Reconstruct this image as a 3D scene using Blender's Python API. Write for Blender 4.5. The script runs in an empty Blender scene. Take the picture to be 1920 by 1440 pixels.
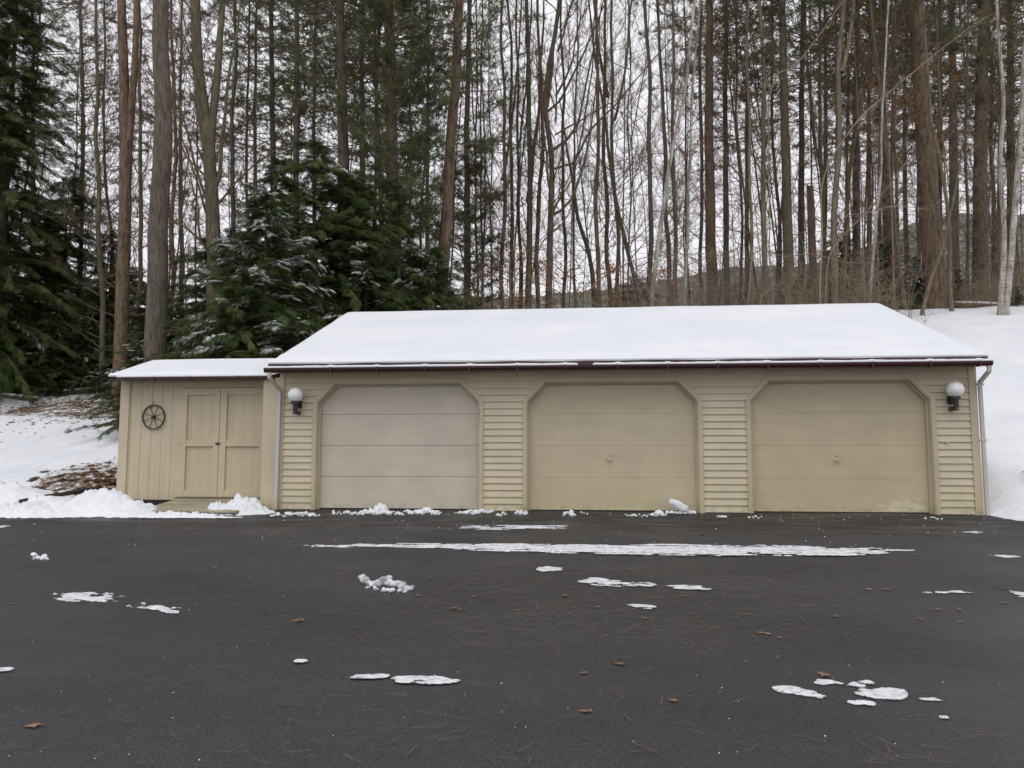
import bpy, math, random
import numpy as np
from mathutils import Matrix, Vector, noise
R = math.radians
sc = bpy.context.scene
col = sc.collection

# ------------------------------------------------------------------ camera
CH, CD, FP = 0.933, 12.7, 1435.0
PIT, YAW, ROL = R(5.214), R(5.423), R(-0.045)
cd = bpy.data.cameras.new('camera')
cam = bpy.data.objects.new('camera', cd); col.objects.link(cam)
cam.location = (0, -CD, CH)
cd.lens = 36 * FP / 1920; cd.sensor_width = 36
cd.clip_start = .05; cd.clip_end = 2000
cam.rotation_euler = (Matrix.Rotation(YAW, 3, 'Z') @ Matrix.Rotation(math.pi/2 + PIT, 3, 'X') @ Matrix.Rotation(-ROL, 3, 'Z')).to_euler()
sc.camera = cam
# ------------------------------------------------------------------ exposure, sky, sun
sc.view_settings.view_transform = 'Standard'; sc.view_settings.look = 'None'
sc.view_settings.exposure = 0.0; sc.view_settings.gamma = 1.0
SUN_EL, SUN_AZ = R(64), R(200)
w = bpy.data.worlds.new('World'); sc.world = w; w.use_nodes = True
nt = w.node_tree; nt.nodes.clear()
wo = nt.nodes.new('ShaderNodeOutputWorld'); bg = nt.nodes.new('ShaderNodeBackground')
sky = nt.nodes.new('ShaderNodeTexSky'); sky.sky_type = 'NISHITA'; sky.sun_disc = False
sky.sun_elevation = SUN_EL; sky.sun_rotation = SUN_AZ; sky.dust_density = 5; sky.air_density = 1.5
hs = nt.nodes.new('ShaderNodeHueSaturation'); hs.inputs['Saturation'].default_value = .15
tc = nt.nodes.new('ShaderNodeTexCoord'); nz = nt.nodes.new('ShaderNodeTexNoise')
nz.inputs['Scale'].default_value = 1.6; nz.inputs['Detail'].default_value = 5
cr = nt.nodes.new('ShaderNodeValToRGB')
cr.color_ramp.elements[0].position = .3; cr.color_ramp.elements[0].color = (7.2, 7.15, 7.6, 1)
cr.color_ramp.elements[1].position = .7; cr.color_ramp.elements[1].color = (8.6, 8.5, 8.9, 1)
mx = nt.nodes.new('ShaderNodeMix'); mx.data_type = 'RGBA'; mx.inputs['Factor'].default_value = .86
nt.links.new(tc.outputs['Generated'], nz.inputs['Vector']); nt.links.new(nz.outputs['Fac'], cr.inputs['Fac'])
nt.links.new(sky.outputs['Color'], hs.inputs['Color'])
nt.links.new(hs.outputs['Color'], mx.inputs['A']); nt.links.new(cr.outputs['Color'], mx.inputs['B'])
nt.links.new(mx.outputs['Result'], bg.inputs['Color']); bg.inputs['Strength'].default_value = .124
nt.links.new(bg.outputs[0], wo.inputs['Surface'])
sl = bpy.data.lights.new('sun', 'SUN'); sl.energy = .9; sl.angle = R(60); sl.color = (1, .98, .95)
sun = bpy.data.objects.new('sun', sl); col.objects.link(sun)
sun.rotation_euler = (R(90) - SUN_EL, 0, R(-12))      # shines from behind and above the camera
sc.cycles.max_bounces = 6; sc.cycles.diffuse_bounces = 3; sc.cycles.glossy_bounces = 2
sc.cycles.transparent_max_bounces = 4

# ------------------------------------------------------------------ camera-model helpers (pixel of the 1920x1440 photo -> world)
cy, sy = math.cos(YAW), math.sin(YAW)
Fv = Vector((-sy*math.cos(PIT), cy*math.cos(PIT), math.sin(PIT))); Rv0 = Vector((cy, sy, 0)); Uv0 = Rv0.cross(Fv)
Rv = Rv0*math.cos(ROL) + Uv0*math.sin(ROL); Uv = -Rv0*math.sin(ROL) + Uv0*math.cos(ROL)
CAM = Vector((0, -CD, CH))
def ray(px, py): return Fv + Rv*((px-960)/FP) + Uv*((720-py)/FP)
def aty(px, py, y):
    d = ray(px, py); return CAM + d*((y-CAM.y)/d.y)
GS = .046
def G(y): return GS*y if y < 0 else 0.0
def gpt(px, py):
    d = ray(px, py); t = (GS*CAM.y - CAM.z)/(d.z - GS*d.y); p = CAM + d*t
    return p

# ------------------------------------------------------------------ mesh buffers
class MB:
    def __init__(s): s.v = []; s.f = []; s.n = 0
    def add(s, verts, faces):
        s.v.append(np.asarray(verts, float).reshape(-1, 3)); b = s.n
        for f in faces: s.f.append([i+b for i in f])
        s.n += len(s.v[-1]); return s
    def box(s, x0, x1, y0, y1, z0, z1):
        v = [(x0,y0,z0),(x1,y0,z0),(x1,y1,z0),(x0,y1,z0),(x0,y0,z1),(x1,y0,z1),(x1,y1,z1),(x0,y1,z1)]
        return s.add(v, [(0,3,2,1),(4,5,6,7),(0,1,5,4),(1,2,6,5),(2,3,7,6),(3,0,4,7)])
    def prism(s, pts, off):          # closed outline extruded by a vector
        n = len(pts); p = [Vector(q) for q in pts]; o = Vector(off)
        return s.add([tuple(q) for q in p] + [tuple(q+o) for q in p],
                     [tuple(range(n)), tuple(range(2*n-1, n-1, -1))] + [(i, i+n, (i+1) % n+n, (i+1) % n) for i in range(n)])
    def tube(s, pts, rads, n=6, cap=True):
        p = np.asarray([tuple(q) for q in pts], float); m = len(p)
        r = np.asarray(rads, float) if np.ndim(rads) else np.full(m, rads)
        t = np.gradient(p, axis=0); t /= np.linalg.norm(t, axis=1)[:, None] + 1e-9
        ref = np.array([0., 0, 1]) if abs(t[0][2]) < .9 else np.array([1., 0, 0])
        u = np.cross(t, ref); u /= np.linalg.norm(u, axis=1)[:, None] + 1e-9; v = np.cross(t, u)
        a = np.arange(n)*2*math.pi/n
        ring = p[:, None, :] + r[:, None, None]*(np.cos(a)[None, :, None]*u[:, None, :] + np.sin(a)[None, :, None]*v[:, None, :])
        fs = [(i*n+k, i*n+(k+1) % n, (i+1)*n+(k+1) % n, (i+1)*n+k) for i in range(m-1) for k in range(n)]
        if cap and n > 3: fs += [tuple(range(n-1, -1, -1)), tuple(range((m-1)*n, m*n))]
        return s.add(ring.reshape(-1, 3), fs)
    def sphere(s, c, r, nu=20, nv=12, sq=(1, 1, 1)):
        v = [(c[0], c[1], c[2]-r*sq[2])]
        for j in range(1, nv):
            th = -math.pi/2 + math.pi*j/nv
            for i in range(nu):
                a = 2*math.pi*i/nu; v.append((c[0]+r*sq[0]*math.cos(th)*math.cos(a), c[1]+r*sq[1]*math.cos(th)*math.sin(a), c[2]+r*sq[2]*math.sin(th)))
        v.append((c[0], c[1], c[2]+r*sq[2])); L = len(v)-1
        f = [(0, 1+(i+1) % nu, 1+i) for i in range(nu)]
        for j in range(nv-2): f += [(1+j*nu+i, 1+j*nu+(i+1) % nu, 1+(j+1)*nu+(i+1) % nu, 1+(j+1)*nu+i) for i in range(nu)]
        f += [(L, 1+(nv-2)*nu+i, 1+(nv-2)*nu+(i+1) % nu) for i in range(nu)]
        return s.add(v, f)
def mesh_from(name, V, F, loops=None):
    me = bpy.data.meshes.new(name)
    if loops is None: me.from_pydata([tuple(v) for v in V], [], F)
    else:            # F = constant face size
        V = np.asarray(V, np.float32); li = np.asarray(loops, np.int32); k = F; nf = len(li)//k
        me.vertices.add(len(V)); me.vertices.foreach_set('co', V.ravel())
        me.loops.add(len(li)); me.loops.foreach_set('vertex_index', li)
        me.polygons.add(nf); me.polygons.foreach_set('loop_start', np.arange(nf, dtype=np.int32)*k)
        me.update(calc_edges=True)
    return me
def link(name, me, mat, parent=None, smooth=False):
    if mat and not me.materials: me.materials.append(mat)
    if smooth: me.polygons.foreach_set('use_smooth', [True]*len(me.polygons)); me.update()
    o = bpy.data.objects.new(name, me); col.objects.link(o)
    if parent: o.parent = parent
    return o
def wloc(o):
    v = Vector(o.location)
    while o.parent: o = o.parent; v += o.location
    return v
def obj(name, mb, mat, parent=None, smooth=False, bevel=0, origin=None, world=True):
    V = np.concatenate(mb.v)
    org = Vector((0, 0, 0))
    if parent is not None and world: org = wloc(parent)
    elif origin is not None: org = Vector(origin)
    V = V - np.array(org)
    o = link(name, mesh_from(name, V, mb.f), mat, parent, smooth)
    if parent is None and origin is not None: o.location = origin
    if bevel:
        m = o.modifiers.new('bevel', 'BEVEL'); m.width = bevel; m.segments = 2; m.limit_method = 'ANGLE'
    return o
def tag(o, label=None, cat=None, group=None, kind=None):
    for k, v in (('label', label), ('category', cat), ('group', group), ('kind', kind)):
        if v: o[k] = v
    return o
def thing(name, label, cat, loc, group=None):
    o = bpy.data.objects.new(name, None); o.empty_display_size = .2; col.objects.link(o); o.location = loc
    return tag(o, label, cat, group)
def stamp(T, F, M):                  # template verts, faces (const size), list of 4x4 -> verts, flat loops
    T = np.asarray(T, float); F = np.asarray(F, int); M = np.asarray(M, float)
    V = np.einsum('mij,nj->mni', M[:, :3, :3], T) + M[:, None, :3, 3]
    L = (F.ravel()[None, :] + (np.arange(len(M))*len(T))[:, None]).ravel()
    return V.reshape(-1, 3), L

# ------------------------------------------------------------------ materials
class Mt:
    def __init__(s, name, rough=.7, spec=.3):
        s.m = bpy.data.materials.new(name); s.m.use_nodes = True; s.t = s.m.node_tree; s.N = s.t.nodes
        s.b = s.N['Principled BSDF']; s.b.inputs['Roughness'].default_value = rough
        s.b.inputs['Specular IOR Level'].default_value = spec; s.bumpn = None
        s.geo = s.N.new('ShaderNodeNewGeometry'); s.tc = s.N.new('ShaderNodeTexCoord')
    def L(s, a, b): s.t.links.new(a, b)
    def noise(s, scale, detail=4, vec=None, stretch=None, rough=.6):
        n = s.N.new('ShaderNodeTexNoise'); n.inputs['Scale'].default_value = scale; n.inputs['Detail'].default_value = detail
        n.inputs['Roughness'].default_value = rough; v = vec or s.tc.outputs['Object']
        if stretch:
            mp = s.N.new('ShaderNodeMapping'); mp.inputs['Scale'].default_value = stretch; s.L(v, mp.inputs['Vector']); v = mp.outputs[0]
        s.L(v, n.inputs['Vector']); return n.outputs['Fac']
    def ramp(s, fac, stops):
        r = s.N.new('ShaderNodeValToRGB'); e = r.color_ramp.elements
        while len(e) < len(stops): e.new(.5)
        for i, (p, c) in enumerate(stops): e[i].position = p; e[i].color = (*(c if hasattr(c, '__len__') else (c, c, c)), 1)
        s.L(fac, r.inputs['Fac']); return r.outputs['Color']
    def mix(s, f, a, b, mode='MIX'):
        m = s.N.new('ShaderNodeMix'); m.data_type = 'RGBA'; m.blend_type = mode
        for k, v in (('Factor', f), ('A', a), ('B', b)):
            if isinstance(v, bpy.types.NodeSocket): s.L(v, m.inputs[k])
            elif k == 'Factor': m.inputs[k].default_value = v
            else: m.inputs[k].default_value = (*v, 1)
        return m.outputs['Result']
    def math(s, op, a, b=0.):
        m = s.N.new('ShaderNodeMath'); m.operation = op
        for i, v in enumerate((a, b)):
            if isinstance(v, bpy.types.NodeSocket): s.L(v, m.inputs[i])
            else: m.inputs[i].default_value = v
        return m.outputs[0]
    def pos(s):
        x = s.N.new('ShaderNodeSeparateXYZ'); s.L(s.geo.outputs['Position'], x.inputs[0]); return x.outputs
    def rng(s, v, a, b, c=0., d=1.):
        m = s.N.new('ShaderNodeMapRange'); m.interpolation_type = 'SMOOTHSTEP'; s.L(v, m.inputs[0])
        for i, q in zip((1, 2, 3, 4), (a, b, c, d)): m.inputs[i].default_value = q
        return m.outputs[0]
    def col(s, c):
        if isinstance(c, bpy.types.NodeSocket): s.L(c, s.b.inputs['Base Color'])
        else: s.b.inputs['Base Color'].default_value = (*c, 1)
        return s
    def bump(s, h, dist, strength=1.):
        b = s.N.new('ShaderNodeBump'); b.inputs['Distance'].default_value = dist; b.inputs['Strength'].default_value = strength
        s.L(h, b.inputs['Height'])
        if s.bumpn: s.L(s.bumpn, b.inputs['Normal'])
        s.bumpn = b.outputs[0]; s.L(s.bumpn, s.b.inputs['Normal']); return s
def simple(name, c, rough=.6, spec=.3, var=.12, scale=8, bump=0):
    m = Mt(name, rough, spec); n = m.noise(scale, 5)
    m.col(m.ramp(n, [(.25, tuple(x*(1-var) for x in c)), (.75, tuple(min(1, x*(1+var)) for x in c))]))
    if bump: m.bump(m.noise(scale*6, 3), bump)
    return m.m
M = {}
# snow
m = Mt('snow', .75, .2); P = m.geo.outputs['Position']
m.col(m.ramp(m.noise(1.1, 6, P), [(.3, (.69, .715, .75)), (.7, (.785, .80, .82))]))
m.bump(m.noise(5, 6, P), .03, .6).bump(m.noise(45, 4, P), .006, .7); M['snow'] = m.m
m = Mt('roof_snow', .75, .2); P = m.geo.outputs['Position']
m.col(m.ramp(m.noise(.9, 6, P, (.5, 1, 1)), [(.3, (.655, .68, .715)), (.7, (.745, .76, .785))]))
m.bump(m.noise(2.2, 5, P, (.6, 1.6, 1)), .03, .5).bump(m.noise(60, 4, P), .003, .6); M['roof_snow'] = m.m
m = Mt('dirty_snow', .6, .3); P = m.geo.outputs['Position']
m.col(m.ramp(m.noise(9, 7, P, rough=.75), [(.36, (.16, .16, .17)), (.5, (.52, .54, .57)), (.62, (.82, .84, .87))]))
m.bump(m.noise(40, 5, P), .01, .8); M['dirty_snow'] = m.m
m = Mt('crusted_snow', .6, .3); P = m.geo.outputs['Position']
m.col(m.ramp(m.noise(22, 8, P, (.6, 1.4, 1), rough=.85), [(.34, (.20, .20, .21)), (.45, (.52, .54, .56)), (.56, (.77, .79, .81))]))
at = m.N.new('ShaderNodeAttribute'); at.attribute_name = 'depth'      # thin slush at the rims lets the asphalt show through
wet = m.ramp(m.math('ADD', at.outputs['Fac'], m.math('MULTIPLY', m.noise(26, 8, P, (.35, 1.6, 1), rough=.85), .95)), [(.50, 1.), (.66, 0.)])
m.col(m.mix(wet, m.b.inputs['Base Color'].links[0].from_socket, (.075, .075, .078)))
m.bump(m.noise(60, 5, P), .008, .8); M['crusted_snow'] = m.m
# asphalt
m = Mt('asphalt', .62, .25); P = m.geo.outputs['Position']; X, Y, Z = m.pos()
agg = m.noise(95, 5, P, rough=.85); big = m.noise(.55, 5, P, (.6, 1.3, 1)); mid = m.noise(7, 5, P)
c = m.ramp(agg, [(.34, (.014, .0142, .0152)), (.5, (.0385, .0385, .0400)), (.66, (.088, .088, .090))])
c = m.mix(.8, c, m.ramp(big, [(.3, (.70, .69, .69)), (.7, (1.22, 1.21, 1.21))]), 'MULTIPLY')
c = m.mix(.5, c, m.ramp(mid, [(.3, (.85, .85, .85)), (.7, (1.12, 1.12, 1.12))]), 'MULTIPLY')
near = m.rng(Y, -2.9, -1.5)                                  # wetter strip by the doors with drier scraped streaks
stre = m.ramp(m.noise(1.6, 6, P, (.42, 2.6, 1), rough=.65), [(.52, 0.), (.60, 1.)])
c = m.mix(near, c, m.mix(stre, m.mix(1., c, (.62, .59, .57), 'MULTIPLY'), m.mix(1., c, (1.45, 1.4, 1.36), 'MULTIPLY')))
brn = m.math('MULTIPLY', m.ramp(m.noise(.8, 4, P), [(.5, 0.), (.7, 1.)]), m.ramp(m.noise(50, 5, P, (.4, 1.5, 1), rough=.8), [(.55, 0.), (.66, 1.)]))
c = m.mix(m.math('MULTIPLY', brn, .6), c, (.14, .078, .05))
m.col(c); m.L(m.ramp(m.noise(.7, 4, P), [(.35, .42), (.65, .66)]), m.b.inputs['Roughness'])
m.bump(agg, .004, .9); M['asphalt'] = m.m
# paints with wear
def paint(name, c, dirt=.35, grain=None, algae=.5, rough=.55):
    m = Mt(name, rough, .3); P = m.geo.outputs['Position']; X, Y, Z = m.pos()
    base = m.ramp(m.noise(1.7, 6, P), [(.25, tuple(v*.91 for v in c)), (.75, tuple(min(1, v*1.08) for v in c))])
    if grain: base = m.mix(.5, base, m.ramp(m.noise(6, 5, P, grain), [(.3, (.9, .9, .89)), (.7, (1.06, 1.06, 1.06))]), 'MULTIPLY')
    low = m.rng(Z, .75, .0); g = m.ramp(m.noise(3.2, 6, P, rough=.7), [(.42, 0.), (.62, 1.)])
    base = m.mix(m.math('MULTIPLY', m.math('MULTIPLY', low, g), algae), base, (c[0]*.80, c[1]*.86, c[2]*.45))
    sp = m.ramp(m.noise(26, 6, P, rough=.75), [(.66, 0.), (.74, 1.)])
    base = m.mix(m.math('MULTIPLY', sp, dirt), base, (.07, .055, .035))
    foot = m.math('MULTIPLY', m.rng(Z, .14, .02), m.ramp(m.noise(9, 5, P), [(.45, 0.), (.6, 1.)]))
    base = m.mix(m.math('MULTIPLY', foot, .25), base, (.10, .08, .045))
    m.col(base); m.bump(m.noise(30, 4, P, grain or (1, 1, 1)), .002, .5); return m
M['siding'] = paint('siding_paint', (.590, .520, .385), .25, (.25, 1, 2.2), .45).m
M['trim'] = paint('trim_paint', (.530, .462, .335), .35, (1, 1, .25), .5).m
M['door_a'] = paint('garage_door_paint', (.580, .530, .435), .03, (.3, 1, 1.5), .08, .5).m
M['door_b'] = paint('old_garage_door_paint', (.565, .490, .345), .10, (.2, 1, 1.2), .4, .5).m
m = paint('peeling_garage_door_paint', (.545, .466, .322), .14, (.2, 1, 1.2), .3, .5); P = m.geo.outputs['Position']; X, Y, Z = m.pos()
zone = m.math('MULTIPLY', m.math('MULTIPLY', m.rng(X, 4.5, 4.95), m.rng(X, 5.45, 5.25)), m.math('MULTIPLY', m.rng(Z, .35, .12), m.rng(Z, .02, .05)))
pn = m.noise(9, 6, P, (.7, 1, 2.2), rough=.7)
pk = m.ramp(m.math('ADD', m.math('MULTIPLY', zone, .22), pn), [(.66, 0.), (.675, 1.)])
m.col(m.mix(pk, m.b.inputs['Base Color'].links[0].from_socket, (.62, .56, .42))); M['door_c'] = m.m
M['shed'] = paint('shed_paint', (.565, .488, .352), .08, (3, 1, .15), .25).m
M['shed_door'] = paint('shed_door_paint', (.548, .470, .335), .12, (3, 1, .15), .2).m
M['gutter'] = simple('gutter_brown', (.045, .014, .014), .35, .5)
M['shed_gutter'] = simple('shed_gutter_brown', (.065, .035, .030), .4, .4)
M['roof_dark'] = simple('shingle_edge', (.035, .025, .026), .8)
M['spout'] = simple('downspout_lavender_grey', (.52, .49, .495), .5, .4, .08, 4)
M['spout_side'] = simple('downspout_taupe', (.54, .50, .46), .5, .4, .1, 4)
M['black'] = simple('black_metal', (.012, .012, .014), .35, .5)
M['rust'] = simple('rusty_iron', (.05, .03, .022), .7, .3, .3, 40, .001)
M['white'] = simple('white_plastic', (.75, .75, .74), .4, .4, .03)
M['edging'] = simple('black_edging', (.03, .024, .022), .7)
m = Mt('opal_globe', .35, .5); m.col(m.ramp(m.noise(7, 4), [(.3, (.82, .82, .82)), (.7, (.90, .90, .89))]))
m.b.inputs['Subsurface Weight'].default_value = .25; m.b.inputs['Subsurface Radius'].default_value = (.05, .05, .05); M['opal'] = m.m
m = Mt('weathered_deck_wood', .75, .2); P = m.geo.outputs['Position']
c = m.ramp(m.noise(7, 7, P, (.22, 3.6, 2), rough=.75), [(.34, (.09, .07, .045)), (.47, (.25, .215, .14)), (.62, (.46, .42, .31))])
m.col(c); m.bump(m.noise(30, 4, P, (.2, 3, 2)), .003); M['ramp'] = m.m
def bark(name, c1, c2, moss=.0, scale=14, birch=False, bdist=.02):
    m = Mt(name, .9, .1); O = m.tc.outputs['Object']
    n = m.noise(scale, 6, O, (1, 1, .18), rough=.7)
    c = m.ramp(n, [(.32, c1), (.66, c2)])
    c = m.mix(.55, c, m.ramp(m.noise(1.3, 5, m.geo.outputs['Position']), [(.3, (.7, .7, .7)), (.7, (1.25, 1.22, 1.2))]), 'MULTIPLY')
    if birch:
        k = m.ramp(m.noise(13, 6, O, (.35, .35, 2.2), rough=.7), [(.56, 0.), (.62, 1.)])
        c = m.mix(k, c, (.05, .045, .04))
    if moss:
        k = m.ramp(m.noise(2.4, 5, m.geo.outputs['Position'], rough=.7), [(.42, 0.), (.6, 1.)])
        c = m.mix(m.math('MULTIPLY', k, moss), c, (.10, .105, .062))
    m.col(c); m.bump(n, bdist, .9); return m.m
M['bark_brown'] = bark('bark_brown', (.060, .043, .029), (.23, .168, .118))
M['bark_dark'] = bark('bark_dark', (.045, .034, .025), (.170, .135, .102), .3)
M['bark_grey'] = bark('bark_grey', (.058, .047, .038), (.185, .153, .125), .2, 16)
M['bark_moss'] = bark('bark_mossy', (.06, .050, .034), (.225, .188, .130), .6)
M['bark_tan'] = bark('bark_tan', (.09, .075, .052), (.27, .23, .17), .45)
M['bark_birch'] = bark('bark_birch', (.27, .245, .215), (.58, .55, .51), .3, 10, True, .006)
M['twig'] = simple('twig_bark', (.165, .118, .084), .9, .1, .4, 1.2)
M['twig_pale'] = simple('pale_twig_bark', (.26, .205, .150), .9, .1, .35, 1.2)
def leafmat(name, stops, scale=1.4):
    m = Mt(name, .65, .15); m.col(m.ramp(m.noise(scale, 5, m.geo.outputs['Position'], rough=.75), stops))
    tr = m.N.new('ShaderNodeBsdfTranslucent'); mixs = m.N.new('ShaderNodeMixShader'); mixs.inputs[0].default_value = .22
    m.L(m.b.inputs['Base Color'].links[0].from_socket, tr.inputs['Color'])
    m.L(m.b.outputs[0], mixs.inputs[1]); m.L(tr.outputs[0], mixs.inputs[2]); m.L(mixs.outputs[0], m.N['Material Output'].inputs['Surface']); return m.m
M['hemlock'] = leafmat('hemlock_needles', [(.32, (.020, .034, .012)), (.5, (.052, .078, .023)), (.74, (.155, .185, .050))])
M['pine'] = leafmat('pine_needles', [(.28, (.07, .085, .042)), (.55, (.14, .155, .075)), (.78, (.22, .22, .12))])
M['dead_leaf'] = leafmat('dead_beech_leaves', [(.3, (.16, .070, .032)), (.55, (.30, .14, .07)), (.75, (.42, .25, .14))], 9)
M['floor_leaf'] = leafmat('fallen_leaf', [(.3, (.15, .085, .05)), (.55, (.28, .17, .10)), (.75, (.38, .28, .18))], 5)
M['needles'] = simple('fallen_pine_needles', (.24, .12, .07), .8, .1, .5, 3)

# ------------------------------------------------------------------ terrain
def sst(a, b, v):
    t = min(1, max(0, (v-a)/(b-a))); return t*t*(3-2*t)
def hitT(px, py):
    d = ray(px, py); t = 6.
    while t < 90:
        p = CAM + d*t
        if p.z < T(p.x, p.y): return p
        t += .03
    return p
def hill(x):        # height of the slope's crest, by x
    return 4.1 + 2.25*sst(-9, 8.5, x) + .02*max(0, x-8.5)
def T(x, y):
    if y < 0: z = GS*max(y, -60) - .02
    else: z = -.02
    crest = 15.5
    left = sst(-8.2, -9.2, x); right = sst(6.15, 6.9, x); back = sst(7.8, 9.5, y)
    k = max(left, right, back) if y > 0 else max(left, right)
    if k > 0:
        t = (y+.9 if x < 0 else y+.7)/(crest+.9)
        prof = (t if t < .88 else .88+.12*(1-math.exp(-(t-.88)/.12))) if t > 0 else 0
        prof = min(prof, 1.0)
        rise = hill(x)*(prof**(1.0 if x > 0 else 1.12)) if t > 0 else 0
        if y < 0: rise *= 1
        rise += .012*max(0, y-crest)
        n = noise.noise(Vector((x*.25, y*.25, 1.7)))*.16 + noise.noise(Vector((x*.9, y*.9, 4.)))*.06 + abs(noise.noise(Vector((x*.5, y*1.3, 6.))))*.05
        z += k*(rise + n*min(1, max(0, t*4)))
    if y > 110: z -= (y-110)*.04
    return z
xs = sorted(set([round(v, 3) for v in list(np.arange(-24, 24.1, .28)) + [-600, -400, -250, -160, -110, -80, -60, -48, -38, -30, -27, 27, 30, 38, 48, 60, 80, 110, 160, 250, 400, 600]]))
ys = sorted(set([round(v, 3) for v in list(np.arange(-3, 26, .28)) + [-300, -150, -80, -50, -30, -20, -14, -10, -7, -5, -4, 28, 31, 35, 40, 46, 54, 64, 76, 90, 110, 140, 180, 240, 340, 500]]))
V = [(x, y, T(x, y)) for y in ys for x in xs]; nx = len(xs)
F = [(j*nx+i, j*nx+i+1, (j+1)*nx+i+1, (j+1)*nx+i) for j in range(len(ys)-1) for i in range(nx-1)]
m = Mt('snowy_ground', .8, .15); P = m.geo.outputs['Position']; X, Y, Z = m.pos()
snowc = m.ramp(m.noise(.8, 6, P), [(.3, (.66, .69, .73)), (.7, (.76, .775, .80))])
litc = m.ramp(m.noise(22, 6, P, rough=.8), [(.3, (.035, .022, .014)), (.5, (.12, .08, .045)), (.7, (.26, .19, .10))])
def band(v, a, b, c, d): return m.math('MULTIPLY', m.rng(v, a, b), m.rng(v, d, c))
z1 = m.math('MULTIPLY', m.math('MULTIPLY', band(X, -11.6, -9.7, -8, -7.5), band(Y, -.3, .7, 2.0, 4.6)), .175)      # beside the shed
z2 = m.math('MULTIPLY', m.math('MULTIPLY', band(X, -19.5, -16.5, -13, -10.4), band(Y, 6.2, 8.4, 9.5, 12.5)), .17)        # up under the hemlocks
z3 = m.math('MULTIPLY', m.rng(Y, 14.5, 18), .12)
zz = m.math('MAXIMUM', m.math('MAXIMUM', z1, z2), z3)
nn = m.math('ADD', m.math('MULTIPLY', m.noise(8, 8, P, (1, 1, 1), rough=.85), .7), m.math('MULTIPLY', m.noise(1.2, 5, P, rough=.6), .3))
mask = m.ramp(m.math('ADD', zz, nn), [(.63, 0.), (.66, 1.)])
m.col(m.mix(mask, snowc, litc)); m.bump(m.noise(1.6, 6, P, (.6, 1.3, 1)), .16, .6).bump(m.noise(9, 6, P), .03, .6).bump(m.noise(40, 4, P), .008, .7)
go = link('ground', mesh_from('ground', V, F), m.m, None, True); tag(go, kind='structure')
# driveway sheet
xd = sorted(set([round(v, 2) for v in list(np.arange(-16, 16.1, .4)) + [-45, -34, -26, -20, 20, 26, 34, 45]]))
V = []; nyd = 60
for j in range(nyd+1):
    for x in xd:
        top = .06
        if x < -5.6: top = gpt(0, 955).y + .35 if x < -9.6 else gpt(0, 955).y + .35 + (x+9.6)*.32
        if x > 6.2: top = -.12 - .02*(x-6.2)
        top = min(top, .14) if -5.6 <= x <= 6.2 else top
        y = -34 + (top+34)*(1-(1-j/nyd)**1.0)
        V.append((x, y, (GS*y if y < 0 else 0.) + .012*noise.noise(Vector((x*.35, y*.35, 9.)))-.004))
n = len(xd); F = [(j*n+i, j*n+i+1, (j+1)*n+i+1, (j+1)*n+i) for j in range(nyd) for i in range(n-1)]
dr = link('driveway', mesh_from('driveway', V, F), M['asphalt'], None, True); tag(dr, kind='structure')
# far wooded hills
V = []; F = []; hx = np.linspace(-130, 330, 150); dy = [0, 30, 60, 95]
for j, (yy, k) in enumerate(zip((150, 185, 225, 300), (0, .55, 1, .6))):
    for x in hx:
        top = 54 + 7*sst(10, 60, x) + 14*sst(60, 115, x) + 3*noise.noise(Vector((x*.02, 0, 0))) - 40*(1-sst(-95, -40, x))
        V.append((x, yy, -2 + k*top + (1.6*noise.noise(Vector((x*.9, yy, 3.))) if k else 0)))
n = len(hx); F = [(j*n+i, j*n+i+1, (j+1)*n+i+1, (j+1)*n+i) for j in range(3) for i in range(n-1)]
m = Mt('far_woods', .9, .1); P = m.geo.outputs['Position']
m.col(m.ramp(m.noise(.35, 8, P, (1, .4, 1.3), rough=.75), [(.35, (.05, .06, .05)), (.55, (.14, .145, .13)), (.7, (.42, .43, .44))]))
hl = link('hills', mesh_from('hills', V, F), m.m, None, True); tag(hl, kind='structure')

# ------------------------------------------------------------------ garage
ga = thing('garage', 'long beige garage with three chamfered doors and snow covered roof', 'garage', (0.5, 0, 0))
DX = [-4.617, -1.027, 2.597]; DW = 2.934; ZK, ZT, K = 1.827, 2.193, .352; TW = .066
XL, XR, YB, ZW = -5.215, 6.165, 7.4, 2.36
def open_x(a, z, inset):      # left and right limits of an opening (trim middle) at height z
    l, r = a+inset, a+DW-inset; zt = ZT-inset; zk = ZK-inset*.4
    if z >= zt: return None
    s = max(0, (z-zk)/(zt-zk))*(K-inset*.0)
    return l+s, r-s
PIT_ = .1125
def lap(mb, x0a, x0b, x1a, x1b, z0, z1):   # one clapboard piece, slanted
    yo, yi = -.022, -.003
    mb.add([(x0a, yo, z0), (x1a, yo, z0), (x1b, yi, z1), (x0b, yi, z1), (x0a, .02, z0), (x1a, .02, z0), (x1b, .02, z1), (x0b, .02, z1)],
           [(0, 1, 2, 3), (0, 4, 5, 1), (0, 3, 7, 4), (1, 5, 6, 2)])
wb = MB(); k = 0; z = .0
INS = TW*.5
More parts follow.
